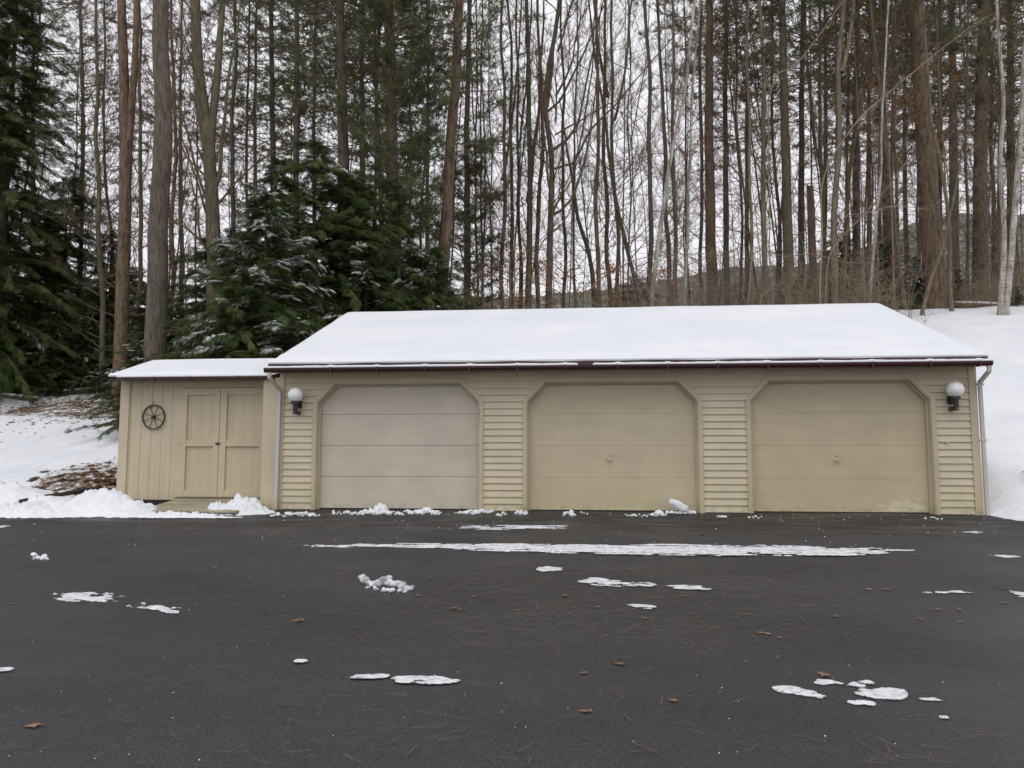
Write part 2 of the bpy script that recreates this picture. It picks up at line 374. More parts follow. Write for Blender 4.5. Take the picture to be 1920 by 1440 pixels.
while z < ZW-.01:
    z1 = min(z+PIT_, ZW)
    edges = []; cur0 = [XL+.09, XL+.09]; segs = []
    cuts = [z, z1]
    zk = ZK-INS*.4; zt = ZT-INS
    for zc in (zk, zt):
        if z < zc < z1: cuts.append(zc)
    # split at opening top and knee only
    cuts = sorted(cuts)
    for c0, c1 in zip(cuts[:-1], cuts[1:]):
        f0 = (c0-z)/PIT_; f1 = (c1-z)/PIT_
        la = lb = XL+.09; mid = (c0+c1)/2; parts = []
        for a in DX:
            o = open_x(a, mid, INS)
            if o is None: continue
            e0 = open_x(a, c0+1e-6, INS); e1 = open_x(a, c1-1e-6, INS) or open_x(a, zt-1e-5, INS)
            parts.append((la, lb, e0[0], e1[0])); la, lb = e0[1], e1[1]
        parts.append((la, lb, XR-.12, XR-.12))
        for (p, q, r_, s_) in parts:
            yo0 = -.027 + .024*f0; yo1 = -.027 + .024*f1
            wb.add([(p, yo0, c0), (r_, yo0, c0), (s_, yo1, c1), (q, yo1, c1), (p, .03, c0), (r_, .03, c0), (s_, .03, c1), (q, .03, c1)],
                   [(0, 1, 2, 3), (0, 4, 5, 1), (0, 3, 7, 4), (1, 5, 6, 2), (3, 2, 6, 7)])
    z += PIT_
wall = obj('siding_wall', wb, M['siding'], ga)
# side and back walls
sb = MB(); EZ, RY, RZ = 2.432, 3.72, 4.03
def roofz(y): return EZ + (RZ-EZ)*(y+.35)/(RY+.35) if y <= RY else RZ - (RZ-EZ)*(y-RY)/(RY+.35)
for x0, x1 in ((XL+.002, XL+.088), (XR-.088, XR-.002)):
    pr = [(x0, .035, -.15), (x0, YB, -.15), (x0, YB, roofz(YB)-.14), (x0, RY, RZ-.14), (x0, .035, roofz(.035)-.14)]
    sb.prism(pr, (x1-x0, 0, 0))
sb.box(XL+.09, XR-.09, YB-.1, YB-.004, -.15, roofz(YB)-.15)
obj('side_walls', sb, M['siding'], ga)
# frieze above the siding / soffit
fb = MB(); fb.box(XL-.02, XR+.02, -.33, -.002, 2.315, 2.335); obj('soffit', fb, M['trim'], ga)
cb = MB(); cb.box(XL, XL+.088, -.034, .03, -.03, 2.312); cb.box(XR-.118, XR, -.034, .03, -.06, 2.312)
for q, (a, b) in enumerate(((XL, XL+.088), (XR-.118, XR))):
    c_ = MB(); c_.box(a, b, -.034, .034, -.04, 2.312); obj('corner_board', c_, M['trim'], ga, bevel=.004)
pb = MB(); pb.box(XL+.09, XR-.12, -.012, .03, -.10, -.002)
for a in DX: pass
obj('sill_board', pb, M['trim'], ga) if False else None
def outline(a, i):    # opening outline at inset i (open at the bottom), left foot -> right foot
    kx = K; zk = ZK - i*.41
    return [(a+i, -.03), (a+i, zk), (a+kx+i*.41-.0, ZT-i), (a+DW-kx-i*.41, ZT-i), (a+DW-i, zk), (a+DW-i, -.03)]
def band_between(mb, A, B, y0, y1):
    n = len(A); v = []
    for p, q in zip(A, B): v += [(p[0], y0, p[1]), (q[0], y0, q[1]), (q[0], y1, q[1]), (p[0], y1, p[1])]
    f = []
    for i in range(n-1):
        for k in range(4): f.append((i*4+k, i*4+(k+1) % 4, (i+1)*4+(k+1) % 4, (i+1)*4+k))
    mb.add(v, f + [(0, 3, 2, 1), ((n-1)*4, (n-1)*4+1, (n-1)*4+2, (n-1)*4+3)])
doors = []
JZ = [.012, .545, 1.075, 1.605, 2.15]
dl = ['smooth greyer garage door beside the shed', 'olive beige garage door in the middle', 'worn garage door with peeling paint low on its right']
for i, a in enumerate(DX):
    t1 = MB(); band_between(t1, outline(a, 0), outline(a, TW), -.042, -.004); 
    fr = obj('door_frame', t1, M['trim'], ga, bevel=.004)
    t2 = MB(); band_between(t2, outline(a, TW-.004), outline(a, TW+.014), -.030, .150); obj('door_jamb', t2, M['trim'], fr)
    t3 = MB(); band_between(t3, outline(a, TW+.012), outline(a, TW+.042), .062, .12); obj('door_stop', t3, M['trim'], fr, bevel=.003)
    d = MB(); rg = random.Random(i)
    for j in range(4):
        g = .0022 if i == 0 else .0009
        tz = .010*(1 if i == 1 else 0)
        x0, x1 = a+TW+.01, a+DW-TW-.01
        d.box(x0, x1, .128+.0015*(j % 2), .16, JZ[j]+g, JZ[j+1]-g)
    do = obj('garage_door', d, M[('door_a', 'door_b', 'door_c')[i]], ga, bevel=.004 if i == 0 else .0018); do['label'] = dl[i]
    s = MB(); s.box(a+TW+.01, a+DW-TW-.01, .14, .155, -.02, .016); obj('bottom_seal', s, M['black'], do)
    if i: 
        hx_ = aty(1145 if i == 1 else 1570, 862, .12); xh, zh = hx_.x, hx_.z
        h = MB(); h.tube([(xh, .128, zh), (xh, .085, zh)], .010, 8); h.tube([(xh-.075, .085, zh+.006), (xh, .08, zh-.004), (xh+.03, .085, zh+.002)], .011, 8)
        obj('handle', h, M['door_c'], do, True)
        h = MB(); h.tube([(xh, .13, zh+.085), (xh, .112, zh+.085)], .020, 12); obj('lock', h, M['door_c'], do)
# little fittings on the frames
s = MB(); q = aty(897.5, 776, -.05); s.box(q.x-.014, q.x+.014, -.03, .05, q.z-.085, q.z+.085); obj('door_sensor', s, M['white'], ga, bevel=.004)
s = MB(); q = aty(1404, 770, -.05); s.box(q.x-.012, q.x+.012, -.05, .05, q.z-.08, q.z+.08); obj('door_sensor', s, M['trim'], ga, bevel=.004)
s = MB(); q = aty(1775, 829, -.03); s.tube([(q.x, .0, q.z), (q.x, -.05, q.z)], .018, 10); obj('hose_tap', s, M['trim'], ga)
# roof
RX0, RX1 = -5.29, 6.19
rf = MB(); th = .10
prof = [(-.35, EZ), (RY, RZ), (2*RY+.35, EZ), (2*RY+.35, EZ-th), (RY, RZ-th), (-.35, EZ-th)]
rf.prism([(RX0, y, z) for y, z in prof], (RX1-RX0, 0, 0)); roof = obj('roof', rf, M['roof_dark'], ga)
fa = MB(); fa.box(RX0+.003, RX1-.003, -.368, -.351, EZ-.13, EZ-.004); obj('fascia', fa, M['gutter'], roof)
def snow_slab(x0, x1, y0, yr, z0, zr, thick, seed, front_fall=.12, nx_=150, ny_=34, rag=.02):
    """snow on both roof slopes, rounded at its edges"""
    mb = MB(); V = []; ny2 = ny_*2; xx = np.linspace(x0, x1, nx_)
    for j in range(ny2+1):
        s = j/ny_; u = s if s <= 1 else 2-s
        u2 = 1-(1-u)**1.0
        for x in xx:
            e = min(x-x0, x1-x)
            yedge = y0 + rag*noise.noise(Vector((x*1.3+seed, 2., 0))) - rag*.5
            xr = x + (rag*1.2*noise.noise(Vector((seed, u*6, 5.))) if e < 1e-6 else 0)
            yy = yedge + (yr-yedge)*u
            base = z0 + (zr-z0)*(yy-y0)/(yr-y0)
            h = thick*(1-math.exp(-max(e, 0)/.035))*(1-math.exp(-u*(yr-y0)/.05)) if True else thick
            h += .010*noise.noise(Vector((x*.8, yy*.8, seed)))*(h > .01)
            h += .016*math.exp(-((u-.085-.02*noise.noise(Vector((x*.7, seed, 0))))/.03)**2) - .010*math.exp(-((u-.15)/.03)**2)
            if 1-u < .04: h -= .01*(1-(1-u)/.04)
            Y_ = yy if s <= 1 else 2*yr-yy
            V.append((xr, Y_, base + .004 + max(h, .0)))
    F = [(j*nx_+i, j*nx_+i+1, (j+1)*nx_+i+1, (j+1)*nx_+i) for j in range(ny2) for i in range(nx_-1)]
    # close below
    b = len(V); V += [(x, y, z-.03) if False else (x, y, z) for x, y, z in []]
    mb.add(V, F); return mb
# edges of the slab are lifted with their own front lip
def lip_front(mb, x0, x1, y, z, h, seed, n=260):
    xx = np.linspace(x0, x1, n); V = []
    for x in xx:
        r = noise.noise(Vector((x*2.2+seed, 0, 0)))*.4 + noise.noise(Vector((x*9+seed, 0, 0)))*.2
        hh = h*(1+.35*r); dy = .012*r
        V += [(x, y+.05, z+.0), (x, y-.004+dy, z+.002), (x, y-.012+dy, z+hh*.5), (x, y+dy+.004, z+hh*.85), (x, y+.05, z+hh+.004+.022)]
    F = [(i*5+k, i*5+k+1, (i+1)*5+k+1, (i+1)*5+k) for i in range(n-1) for k in range(4)]
    mb.add(V, F)
sn = snow_slab(RX0-.01, RX1+.01, -.352, RY, EZ, RZ, .055, 3.)
obj('snow_layer', sn, M['roof_snow'], roof, True)
lp = MB(); lip_front(lp, RX0-.005, RX1+.005, -.357, EZ+.006, .04, 7.); obj('snow_edge', lp, M['roof_snow'], roof, True)
# gutters
def gutter(parent, x0, x1, y, zt, depth, wid, mat, brackets, seed, gap=None, tilt=0):
    g = MB()
    prof = [(y+wid, zt+.02), (y+wid, zt-depth), (y+.03, zt-depth), (y+.004, zt-depth*.45), (y, zt), (y+.010, zt), (y+.014, zt-depth*.42), (y+.036, zt-depth+.008), (y+wid-.006, zt-depth+.008), (y+wid-.006, zt+.02)]
    g.prism([(x0, a, b) for a, b in prof], (x1-x0, 0, tilt)); 
    g.prism([(x0-.006, a, b) for a, b in prof[:5]], (.006, 0, 0)); g.prism([(x1, a, b+tilt) for a, b in prof[:5]], (.006, 0, 0))
    go_ = obj('gutter', g, mat, parent)
    for xb in brackets:
        b = MB(); zz_ = zt + tilt*(xb-x0)/(x1-x0)
        b.box(xb-.014, xb+.014, y-.008, y+wid-.01, zz_-depth-.012, zz_-depth-.001); b.box(xb-.010, xb+.010, y-.010, y-.001, zz_-depth-.01, zz_+.006)
        obj('bracket', b, mat, go_)
    s = MB(); n = 300; xx = np.linspace(x0+.01, x1-.01, n); V = []
    for x in xx:
        h = .034 + .010*noise.noise(Vector((x*1.7, seed, 0))) + .006*noise.noise(Vector((x*8, seed, 0)))
        for xb in brackets:
            h += .014*math.exp(-((x-xb)/.04)**2)
        if gap and gap[0] < x < gap[1]: h = -.02
        zz_ = zt + tilt*(x-x0)/(x1-x0)
        V += [(x, y+.010, zz_-.004), (x, y+.002, zz_+max(h, -.02)*.5), (x, y+.022, zz_+h), (x, y+wid-.01, zz_+h*.7)]
    s.add(V, [(i*4+k, i*4+k+1, (i+1)*4+k+1, (i+1)*4+k) for i in range(n-1) for k in range(3)])
    obj('gutter_snow', s, M['snow'], go_, True)
    return go_
gp = [aty(px, 685, -.48).x for px in (620, 706, 796, 880, 970, 1060, 1158, 1252, 1346, 1440, 1540, 1636, 1745, 1838)]
gutter(ga, RX0-.02, RX1+.01, -.485, 2.352, .072, .114, M['gutter'], gp, 2., (aty(1083, 680, -.48).x, aty(1112, 680, -.48).x))
def spout(pts, wx, wy, mat, parent, name='downspout'):
    mb = MB(); V = []
    n = len(pts)
    for i, p in enumerate(pts):
        p = Vector(p); a = Vector(pts[max(i-1, 0)]); b = Vector(pts[min(i+1, n-1)]); t = (b-a).normalized()
        side = Vector((1, 0, 0)); side = (side - t*side.dot(t)).normalized(); nrm = t.cross(side)
        for sx, sy_ in ((-1, -1), (1, -1), (1, 1), (-1, 1)): V.append(tuple(p + side*(sx*wx/2) + nrm*(sy_*wy/2)))
    F = [(i*4+k, i*4+(k+1) % 4, (i+1)*4+(k+1) % 4, (i+1)*4+k) for i in range(n-1) for k in range(4)] + [(0, 1, 2, 3), (n*4-4, n*4-3, n*4-2, n*4-1)]
    mb.add(V, F); return obj(name, mb, mat, parent, bevel=.006)
xl_ = -5.30
d1 = spout([(-5.235, -.43, 2.285), (-5.235, -.43, 2.20), (-5.195, -.075, 2.03), (-5.195, -.07, 1.9)], .054, .05, M['spout_side'], ga)
d1b = spout([(-5.197, -.075, 2.0), (-5.205, -.075, .2)], .064, .052, M['spout'], ga)
bt = MB(); bt.box(-5.25, -5.165, -.12, -.036, -.03, .205); obj('boot', bt, M['trim'], d1b, bevel=.004)
xr_ = 6.23
d2 = spout([(6.165, -.43, 2.285), (6.165, -.43, 2.20), (6.20, -.05, 2.06), (6.203, -.045, 1.95)], .058, .05, M['spout_side'], ga)
d2b = spout([(6.205, -.045, 2.03), (6.213, -.045, -.03)], .056, .05, M['spout_side'], ga)
for zz_ in (2.03, 1.15):
    s = MB(); s.box(6.16, 6.255, -.08, -.008, zz_-.015, zz_+.015); obj('strap', s, M['spout_side'], d2b)
# ------------------------------------------------------------------ wall lamps
def lamp(x, z, label):
    t = thing('wall_lamp', label, 'lamp', (x, 0, z-.25), 'globe lamps on the garage wall')
    g = MB(); g.sphere((x, -.2, z), .127, 32, 20); obj('globe', g, M['opal'], t, True)
    c = MB(); c.tube([(x, -.2, z-.155), (x, -.2, z-.112)], .072, 20); obj('collar', c, M['black'], t)
    b = MB(); b.box(x-.055, x+.055, -.075, -.02, z-.215, z-.09); obj('backplate', b, M['black'], t, bevel=.006)
    a = MB(); a.box(x-.030, x+.030, -.23, -.172, z-.325, z-.15); a.box(x-.036, x+.036, -.171, -.02, z-.325, z-.262); obj('arm', a, M['black'], t, bevel=.006)
    s = MB(); s.tube([(x, -.238, z-.295), (x, -.229, z-.295)], .006, 8); obj('screw', s, M['white'], t)
    return t
q = aty(554, 741, -.2); lamp(q.x, q.z, 'white globe lamp on black bracket at the shed end of the garage')
q = aty(1791, 729, -.2); lamp(q.x, q.z, 'white globe lamp on black bracket at the end away from the shed')

# ------------------------------------------------------------------ shed
SY = .35; SX0, SX1 = -8.30, -5.30
sh = thing('shed', 'small beige shed with double doors joined to the garage side', 'shed', (-6.9, SY, 0))
b = MB()
gx = list(np.arange(SX0+.18, SX1, .195)); gx = [SX0] + gx + [SX1]
for a0, a1 in zip(gx[:-1], gx[1:]): b.box(a0+.0035, a1-.0035, SY, SY+.02, .12, 2.30)
b.box(SX0+.02, SX1-.02, SY+.008, SY+.06, .12, 2.30)
obj('wall', b, M['shed'], sh)
b = MB(); SRY, SRZ, SEY, SEZ = 1.32, 2.70, .02, 2.285
for x0 in (SX0+.001, SX1-.05):
    b.prism([(x0, SY+.062, .1), (x0, 2.30, .1), (x0, 2.30, 2.30), (x0, SRY, SRZ-.08), (x0, SY+.062, 2.30)], (.049, 0, 0))
b.box(SX0+.05, SX1-.05, 2.25, 2.299, .1, 2.29); obj('side_walls', b, M['shed'], sh)
p = [aty(x, 800, SY-.02).x for x in (331, 338.5, 413, 498, 505)]
def trimb(x0, x1, z0, z1, y0=SY-.028, y1=SY-.001, name='trim_board'):
    b = MB(); b.box(x0, x1, y0, y1, z0, z1); return obj(name, b, M['shed'], sh, bevel=.003)
trimb(SX0-.02, SX0+.15, .10, 2.28); trimb(p[0], p[1], .16, 2.10); trimb(p[3]+.004, p[4], .16, 2.10)
trimb(p[0], p[4], 2.103, 2.27); trimb(p[4]+.012, XL-.004, -.02, 2.24, SY-.34, SY-.30, 'filler_board')
b = MB(); b.box(SX0+.05, SX1, SY+.001, SY+.4, -.12, .118); obj('skid', b, M['edging'], sh)
zt_, zb_ = 2.092, .175; zm = aty(413, 832, SY-.03).z
for i, (x0, x1) in enumerate(((p[1]+.006, p[2]-.004), (p[2]+.004, p[3]))):
    d = MB(); n = 3; ww = (x1-x0)/n
    for j in range(4): 
        g0 = x0+.02+(x1-x0-.04)/4*j; d.box(g0+.0012, g0+(x1-x0-.04)/4-.0012, SY-.014, SY-.004, zb_+.01, zt_-.01)
    do = obj('door', d, M['shed_door'], sh); do['label'] = ('left leaf of the shed doors', 'right leaf of the shed doors')[i]
    f = MB(); sw = .10 if True else .1
    f.box(x0, x0+sw+.02, SY-.052, SY-.0145, zb_, zt_); f.box(x1-sw, x1, SY-.052, SY-.0145, zb_, zt_)
    for za, zb2 in ((zb_, zb_+.12), (zm-.055, zm+.055), (zt_-.12, zt_)): f.box(x0+sw+.022, x1-sw-.002, SY-.051, SY-.0145, za, zb2)
    obj('stile_frame', f, M['shed_door'], do, bevel=.003)
    hxx = x0+.01 if i == 0 else x1-.01
    for zh in (.42, zm, 1.92):
        h = MB(); h.box(hxx-.045, hxx+.045, SY-.058, SY-.053, zh-.012, zh+.012); h.tube([(hxx, SY-.05, zh-.05), (hxx, SY-.05, zh+.05)], .007, 6); obj('hinge', h, M['shed_door'], do)
h = MB(); h.box(p[2]-.055, p[2]+.025, SY-.07, SY-.053, zm-.014, zm+.010); h.tube([(p[2]-.05, SY-.065, zm-.005), (p[2]-.02, SY-.065, zm-.03), (p[2]+.005, SY-.065, zm-.005)], .006, 6); obj('latch', h, M['rust'], sh)
rf = MB(); prof = [(SEY, SEZ), (SRY, SRZ), (2.55, SEZ+.02), (2.55, SEZ-.06), (SRY, SRZ-.08), (SEY, SEZ-.08)]
rf.prism([(SX0-.06, y, z) for y, z in prof], (SX1-SX0+.04, 0, 0)); sroof = obj('roof', rf, M['roof_dark'], sh)
V = snow_slab(SX0-.07, SX1-.02, SEY-.005, SRY, SEZ, SRZ, .055, 11., nx_=70, ny_=20); obj('snow_layer', V, M['roof_snow'], sroof, True)
lp = MB(); lip_front(lp, SX0-.065, SX1-.025, SEY-.008, SEZ+.006, .035, 21., 90); obj('snow_edge', lp, M['roof_snow'], sroof, True)
sg = [aty(x, 712, -.08).x for x in (289, 357, 447)]
gutter(sh, aty(217, 706, -.09).x, -5.33, -.095, 2.262, .055, .105, M['shed_gutter'], sg, 6.)
# iron wheel
q = aty(288, 783, SY-.04); wr = .205
wt = thing('wagon_wheel', 'black iron spoked wheel hanging on the beige shed wall', 'wheel', (q.x, SY, q.z))
b = MB(); n = 48
ringp = [(q.x+wr*.97*math.cos(2*math.pi*i/n), SY-.035, q.z+wr*1.05*math.sin(2*math.pi*i/n)) for i in range(n)]
V = []
for i in range(n):
    a = 2*math.pi*i/n
    for dr_, dy_ in ((-.009, -.012), (.009, -.012), (.009, .012), (-.009, .012)): V.append((q.x+(wr+dr_)*math.cos(a), SY-.035+dy_, q.z+(wr+dr_)*1.04*math.sin(a)))
b.add(V, [(i*4+k, i*4+(k+1) % 4, ((i+1) % n)*4+(k+1) % 4, ((i+1) % n)*4+k) for i in range(n) for k in range(4)])
obj('rim', b, M['rust'], wt)
for i in range(8):
    a = 2*math.pi*(i+.5)/8; b = MB(); b.tube([(q.x+.02*math.cos(a), SY-.035, q.z+.02*math.sin(a)), (q.x+wr*math.cos(a), SY-.035, q.z+wr*1.04*math.sin(a))], [.007, .0055], 6); obj('spoke', b, M['rust'], wt)
b = MB(); b.tube([(q.x, SY-.06, q.z), (q.x, SY-.015, q.z)], .026, 12); obj('hub', b, M['rust'], wt)
b = MB(); b.tube([(q.x-.03, SY-.03, q.z+wr*1.04+.015), (q.x-.03, SY-.045, q.z+wr+.05), (q.x, SY-.045, q.z+wr+.06), (q.x+.02, SY-.035, q.z+wr+.045)], .004, 6); obj('hook', b, M['rust'], wt)
# ramp
rt = thing('wooden_ramp', 'weathered plank ramp up to the shed doors', 'ramp', (-6.35, -.25, 0))
y0, y1 = -.86, SY-.05; nb_ = 9
for i in range(nb_):
    a = y0+(y1-y0)*i/nb_; c_ = y0+(y1-y0)*(i+1)/nb_-.016; za = .02+.125*(i/nb_)-.0; zb2 = .02+.125*((i+.9)/nb_)
    b = MB(); jx = random.Random(i).uniform(-.02, .02)
    b.add([(-7.16+jx, a, za), (-5.52, a, za), (-5.52, c_, zb2), (-7.16+jx, c_, zb2), (-7.16+jx, a, za-.03), (-5.52, a, za-.03), (-5.52, c_, zb2-.03), (-7.16+jx, c_, zb2-.03)],
          [(0, 1, 2, 3), (4, 7, 6, 5), (0, 4, 5, 1), (1, 5, 6, 2), (2, 6, 7, 3), (3, 7, 4, 0)])
    obj('plank', b, M['ramp'], rt, bevel=.004)
b = MB()
for xx_ in (-7.12, -6.35, -5.6):
    b.add([(xx_, y0, -.05), (xx_+.04, y0, -.05), (xx_+.04, y1, -.05), (xx_, y1, -.05), (xx_, y0, -.012), (xx_+.04, y0, -.012), (xx_+.04, y1, .105), (xx_, y1, .105)],
          [(0, 3, 2, 1), (4, 5, 6, 7), (0, 1, 5, 4), (1, 2, 6, 5), (2, 3, 7, 6), (3, 0, 4, 7)])
obj('joist', b, M['edging'], rt)
# edging strip
ea, eb = hitT(36, 948), hitT(195, 925); b = MB()
pts = [Vector((ea.x, ea.y, 0)).lerp(Vector((eb.x, eb.y, 0)), i/8) for i in range(9)]
b.tube([(p_.x, p_.y, max(T(p_.x, p_.y), G(p_.y))+.05+.01*math.sin(i)) for i, p_ in enumerate(pts)], .035, 8)
tag(obj('landscape_edging', b, M['edging'], None, origin=tuple(pts[4])), 'dark edging strip along the snow at the driveway corner', 'edging')

# ------------------------------------------------------------------ snow on the driveway
def snow_patch(xa, ya, xb, yb, hw, thick, label, seed, mat='crusted_snow', res=.012, rag=.9, cat='snow patch', grp='snow patches on the driveway', dens=0., fx=4.5, fy=9., taper=0.):
    thick *= .3
    a, b_ = gpt(xa, ya), gpt(xb, yb); mxp, myp = (xa+xb)/2, (ya+yb)/2
    wid = abs(gpt(mxp, myp-hw).y - gpt(mxp, myp+hw).y)/2; ax = (b_-a); Ln = ax.length/2; ax.normalize()
    ax2 = Vector((ax.x, ax.y, 0)).normalized(); pv = Vector((-ax2.y, ax2.x, 0)); c = (a+b_)/2
    nu = max(6, int(Ln*2.2/res)); nv = max(8, int(wid*3/res*1.3)); V = []; H = []
    for j in range(nv+1):
        for i in range(nu+1):
            u = -1.15+2.3*i/nu; v = -1.5+3.0*j/nv
            X_ = u*Ln; Y_ = v*wid
            env = 1 - abs(u)**2.6 - (v*(1+taper*(1-u)*.5+.3*noise.noise(Vector((X_*1.5, seed, 0)))) + .22*noise.noise(Vector((X_*1.1, seed+5, 0))))**2
            nz_ = noise.fractal(Vector((X_*fx, Y_*fy, seed)), .7, 2.1, 6)*rag
            h = env*1.25 + nz_*2.6 + dens*.5 - .10 - max(0., noise.noise(Vector((X_*17, Y_*26, seed+9)))*2.0-.35)
            if env < -.3: h = -1
            p_ = c + ax2*X_ + pv*Y_; p_.z = G(p_.y)
            V.append((p_.x-c.x, p_.y-c.y, p_.z-G(c.y) + .004 + (thick*min(1, max(h, 0)*1.6)**.7*(1+.6*noise.noise(Vector((X_*14, Y_*14, seed)))) if h > 0 else -.008))); H.append(h)
    W_ = nu+1; V2 = list(V)
    for k_, hk in enumerate(H):
        if hk > 0: continue
        i, j = k_ % W_, k_//W_; acc = [0., 0.]; cnt = 0
        for di, dj in ((1, 0), (-1, 0), (0, 1), (0, -1), (1, 1), (-1, -1), (1, -1), (-1, 1)):
            a2, b2 = i+di, j+dj
            if 0 <= a2 <= nu and 0 <= b2 <= nv and H[b2*W_+a2] > 0:
                o_ = b2*W_+a2; f_ = -hk/(H[o_]-hk); f_ = min(f_, .96); acc[0] += V[k_][0]+(V[o_][0]-V[k_][0])*f_; acc[1] += V[k_][1]+(V[o_][1]-V[k_][1])*f_; cnt += 1
        if cnt: V2[k_] = (acc[0]/cnt, acc[1]/cnt, G(c.y+acc[1]/cnt)-G(c.y)+.001)
    V = V2; F = []
    for j in range(nv):
        for i in range(nu):
            q_ = (j*(nu+1)+i, j*(nu+1)+i+1, (j+1)*(nu+1)+i+1, (j+1)*(nu+1)+i)
            if sum(H[k_] > 0 for k_ in q_) >= 1: F.append(q_)
    if not F: return
    used = sorted({k_ for q_ in F for k_ in q_}); mp = {k_: i for i, k_ in enumerate(used)}
    me = mesh_from('snow_patch', [V[k_] for k_ in used], [tuple(mp[k_] for k_ in q_) for q_ in F])
    at = me.attributes.new('depth', 'FLOAT', 'POINT'); at.data.foreach_set('value', [min(1., max(0., H[k_])*.62) for k_ in used])
    o = link('snow_patch', me, M[mat], None, True)
    o.location = (c.x, c.y, G(c.y)); return tag(o, label, cat, grp)
snow_patch(570, 1023, 1655, 1031, 9, .022, 'longest snow streak, running parallel to all three garage doors', 1., res=.018, dens=-.45, rag=1.35, fx=1.5, fy=16, taper=1.3)
snow_patch(900, 1030, 1625, 1036, 7, .028, 'snow streak hugging the near edge of the longest streak', 2., res=.018, dens=-.6, rag=1.4, fx=1.4, fy=16)
snow_patch(860, 988, 1075, 989, 4, .012, 'thin broken snow line between the middle door and the longest streak', 3., dens=-2., rag=1.7, fx=2, fy=18)
for k_, (a_, b_, c_, d_, e_, t_, dn, lb) in enumerate([
    (98, 1116, 232, 1126, 8, .010, -.5, 'icy snow smear nearest the driveway left edge, pointing at the shed'),
    (243, 1134, 356, 1151, 5, .012, -.2, 'narrow snow smear just right of the icy one'),
    (1010, 1066, 1053, 1069, 5, .014, .4, 'small oval snow patch in front of the middle garage door'),
    (1083, 1088, 1196, 1096, 6, .014, .1, 'tapered snow patch in front of the gap beside the middle door'),
    (1180, 1094, 1231, 1098, 4, .012, .4, 'short patch touching the tapered one on its right'),
    (1240, 1100, 1338, 1103, 4, .014, -.3, 'thin snow strip right of the tapered patch'),
    (1158, 1136, 1228, 1139, 4, .012, -.1, 'small snow patch lying below the tapered patch'),
    (650, 1270, 728, 1268, 4, .016, -.1, 'crumbly narrow snow strip, left of a pair near the photographer'),
    (740, 1274, 860, 1276, 7, .014, .1, 'smooth oval snow patch, right of a pair near the photographer'),
    (552, 1240, 578, 1241, 3, .008, .5, 'tiny snow fleck above the crumbly narrow strip'),
    (1453, 1290, 1555, 1307, 7, .018, .35, 'slanting snow patch, lower left of the foreground cluster'),
    (1524, 1279, 1585, 1282, 4, .014, .45, 'small oval snow patch at the top of the foreground cluster'),
    (1596, 1287, 1698, 1299, 14, .022, .55, 'biggest foreground snow patch, wide and rounded'),
    (1586, 1312, 1642, 1318, 6, .012, -.5, 'ragged snow patch just below the biggest foreground one'),
    (-10, 1258, 24, 1258, 4, .010, .4, 'snow sliver cut by the left picture edge'),
    (-8, 989, 18, 989, 3, .010, .4, 'snow sliver near the pile at the left picture edge'),
    (1800, 997, 1848, 998, 2.5, .008, -1.2, 'faint snow sliver in front of the right end of the garage'),
    (1895, 1113, 1935, 1115, 6, .010, .3, 'snow sliver at the right picture edge, halfway down the driveway'),
    (1722, 1111, 1850, 1109, 3, .006, -1.9, 'faint broken snow line toward the right picture edge'),
    (1722, 1309, 1792, 1312, 3, .008, -1.5, 'scattered snow crumbs right of the biggest foreground patch'),
    (1760, 1343, 1780, 1344, 3, .008, .3, 'tiny snow fleck below the scattered crumbs'),
    (1852, 1041, 1925, 1042, 2.5, .008, -1.6, 'thin broken snow line at the right edge level with the longest streak')]):
    snow_patch(a_, b_, c_, d_, e_, t_, lb, 10.+k_*3.7, dens=dn, res=.009)
def chunk_mb(mb, c, s, seed, n=1):
    rg = random.Random(seed)
    nu, nv = 14, 9; V = []
    rot = Matrix.Rotation(rg.uniform(0, 6), 3, 'Z') @ Matrix.Rotation(rg.uniform(-.4, .4), 3, 'X')
    sq = (rg.uniform(.8, 1.35), rg.uniform(.7, 1.1), rg.uniform(.6, .95))
    t = MB().sphere((0, 0, 0), 1, nu, nv)
    for v in t.v[0]:
        p_ = Vector(v); k_ = 1 + .45*noise.fractal(p_*1.3+Vector((seed*1.7, 0, 0)), 1, 2, 3)
        p_ = rot @ Vector((p_.x*sq[0], p_.y*sq[1], p_.z*sq[2]))*k_*s
        V.append((c[0]+p_.x, c[1]+p_.y, max(c[2]+p_.z, G(c[1])-.01)))
    mb.add(V, t.f)
def lump(pxs, label, seed, mat='snow', cat='snow lump', grp='snow lumps along the garage', flat=None):
    """a clod group that froze together: pxs = (px, py_base, radius_px)"""
    mb = MB(); q0 = gpt(pxs[0][0], pxs[0][1])
    for i, (px, py, r) in enumerate(pxs):
        q_ = gpt(px, py); s = r*(q_-CAM).length/FP*1.0
        chunk_mb(mb, (q_.x, q_.y, G(q_.y)+s*.35), s, seed+i*1.3)
    return tag(obj('snow_lump', mb, M[mat], None, True, origin=(q0.x, q0.y, G(q0.y))), label, cat, grp)
def cluster(x0, x1, y, rmax, seed, n, prof=None):
    rg = random.Random(seed); out = []
    for i in range(n):
        t = (i+rg.random())/n; r = rmax*rg.uniform(.3, 1)*(prof(t) if prof else 1); out.append((x0+(x1-x0)*t, y+rg.uniform(-2, 3)-(r-3)*.25, max(1.5, r)))
    return out
hump = lambda t: .45+.55*math.exp(-((t-.5)/.28)**2)
lump(cluster(510, 600, 967, 7, 1, 22, hump), 'ragged row of snow clods below the lamp nearest the shed', 1)
lump(cluster(622, 642, 963, 3.5, 2, 5), 'small crumbs at the left foot of the greyer door', 2)
lump(cluster(645, 828, 963, 10, 3, 60, lambda t: .4+.7*max(math.exp(-((t-.38)/.13)**2), math.exp(-((t-.8)/.12)**2))), 'widest heap of snow clods below the greyer door', 3)
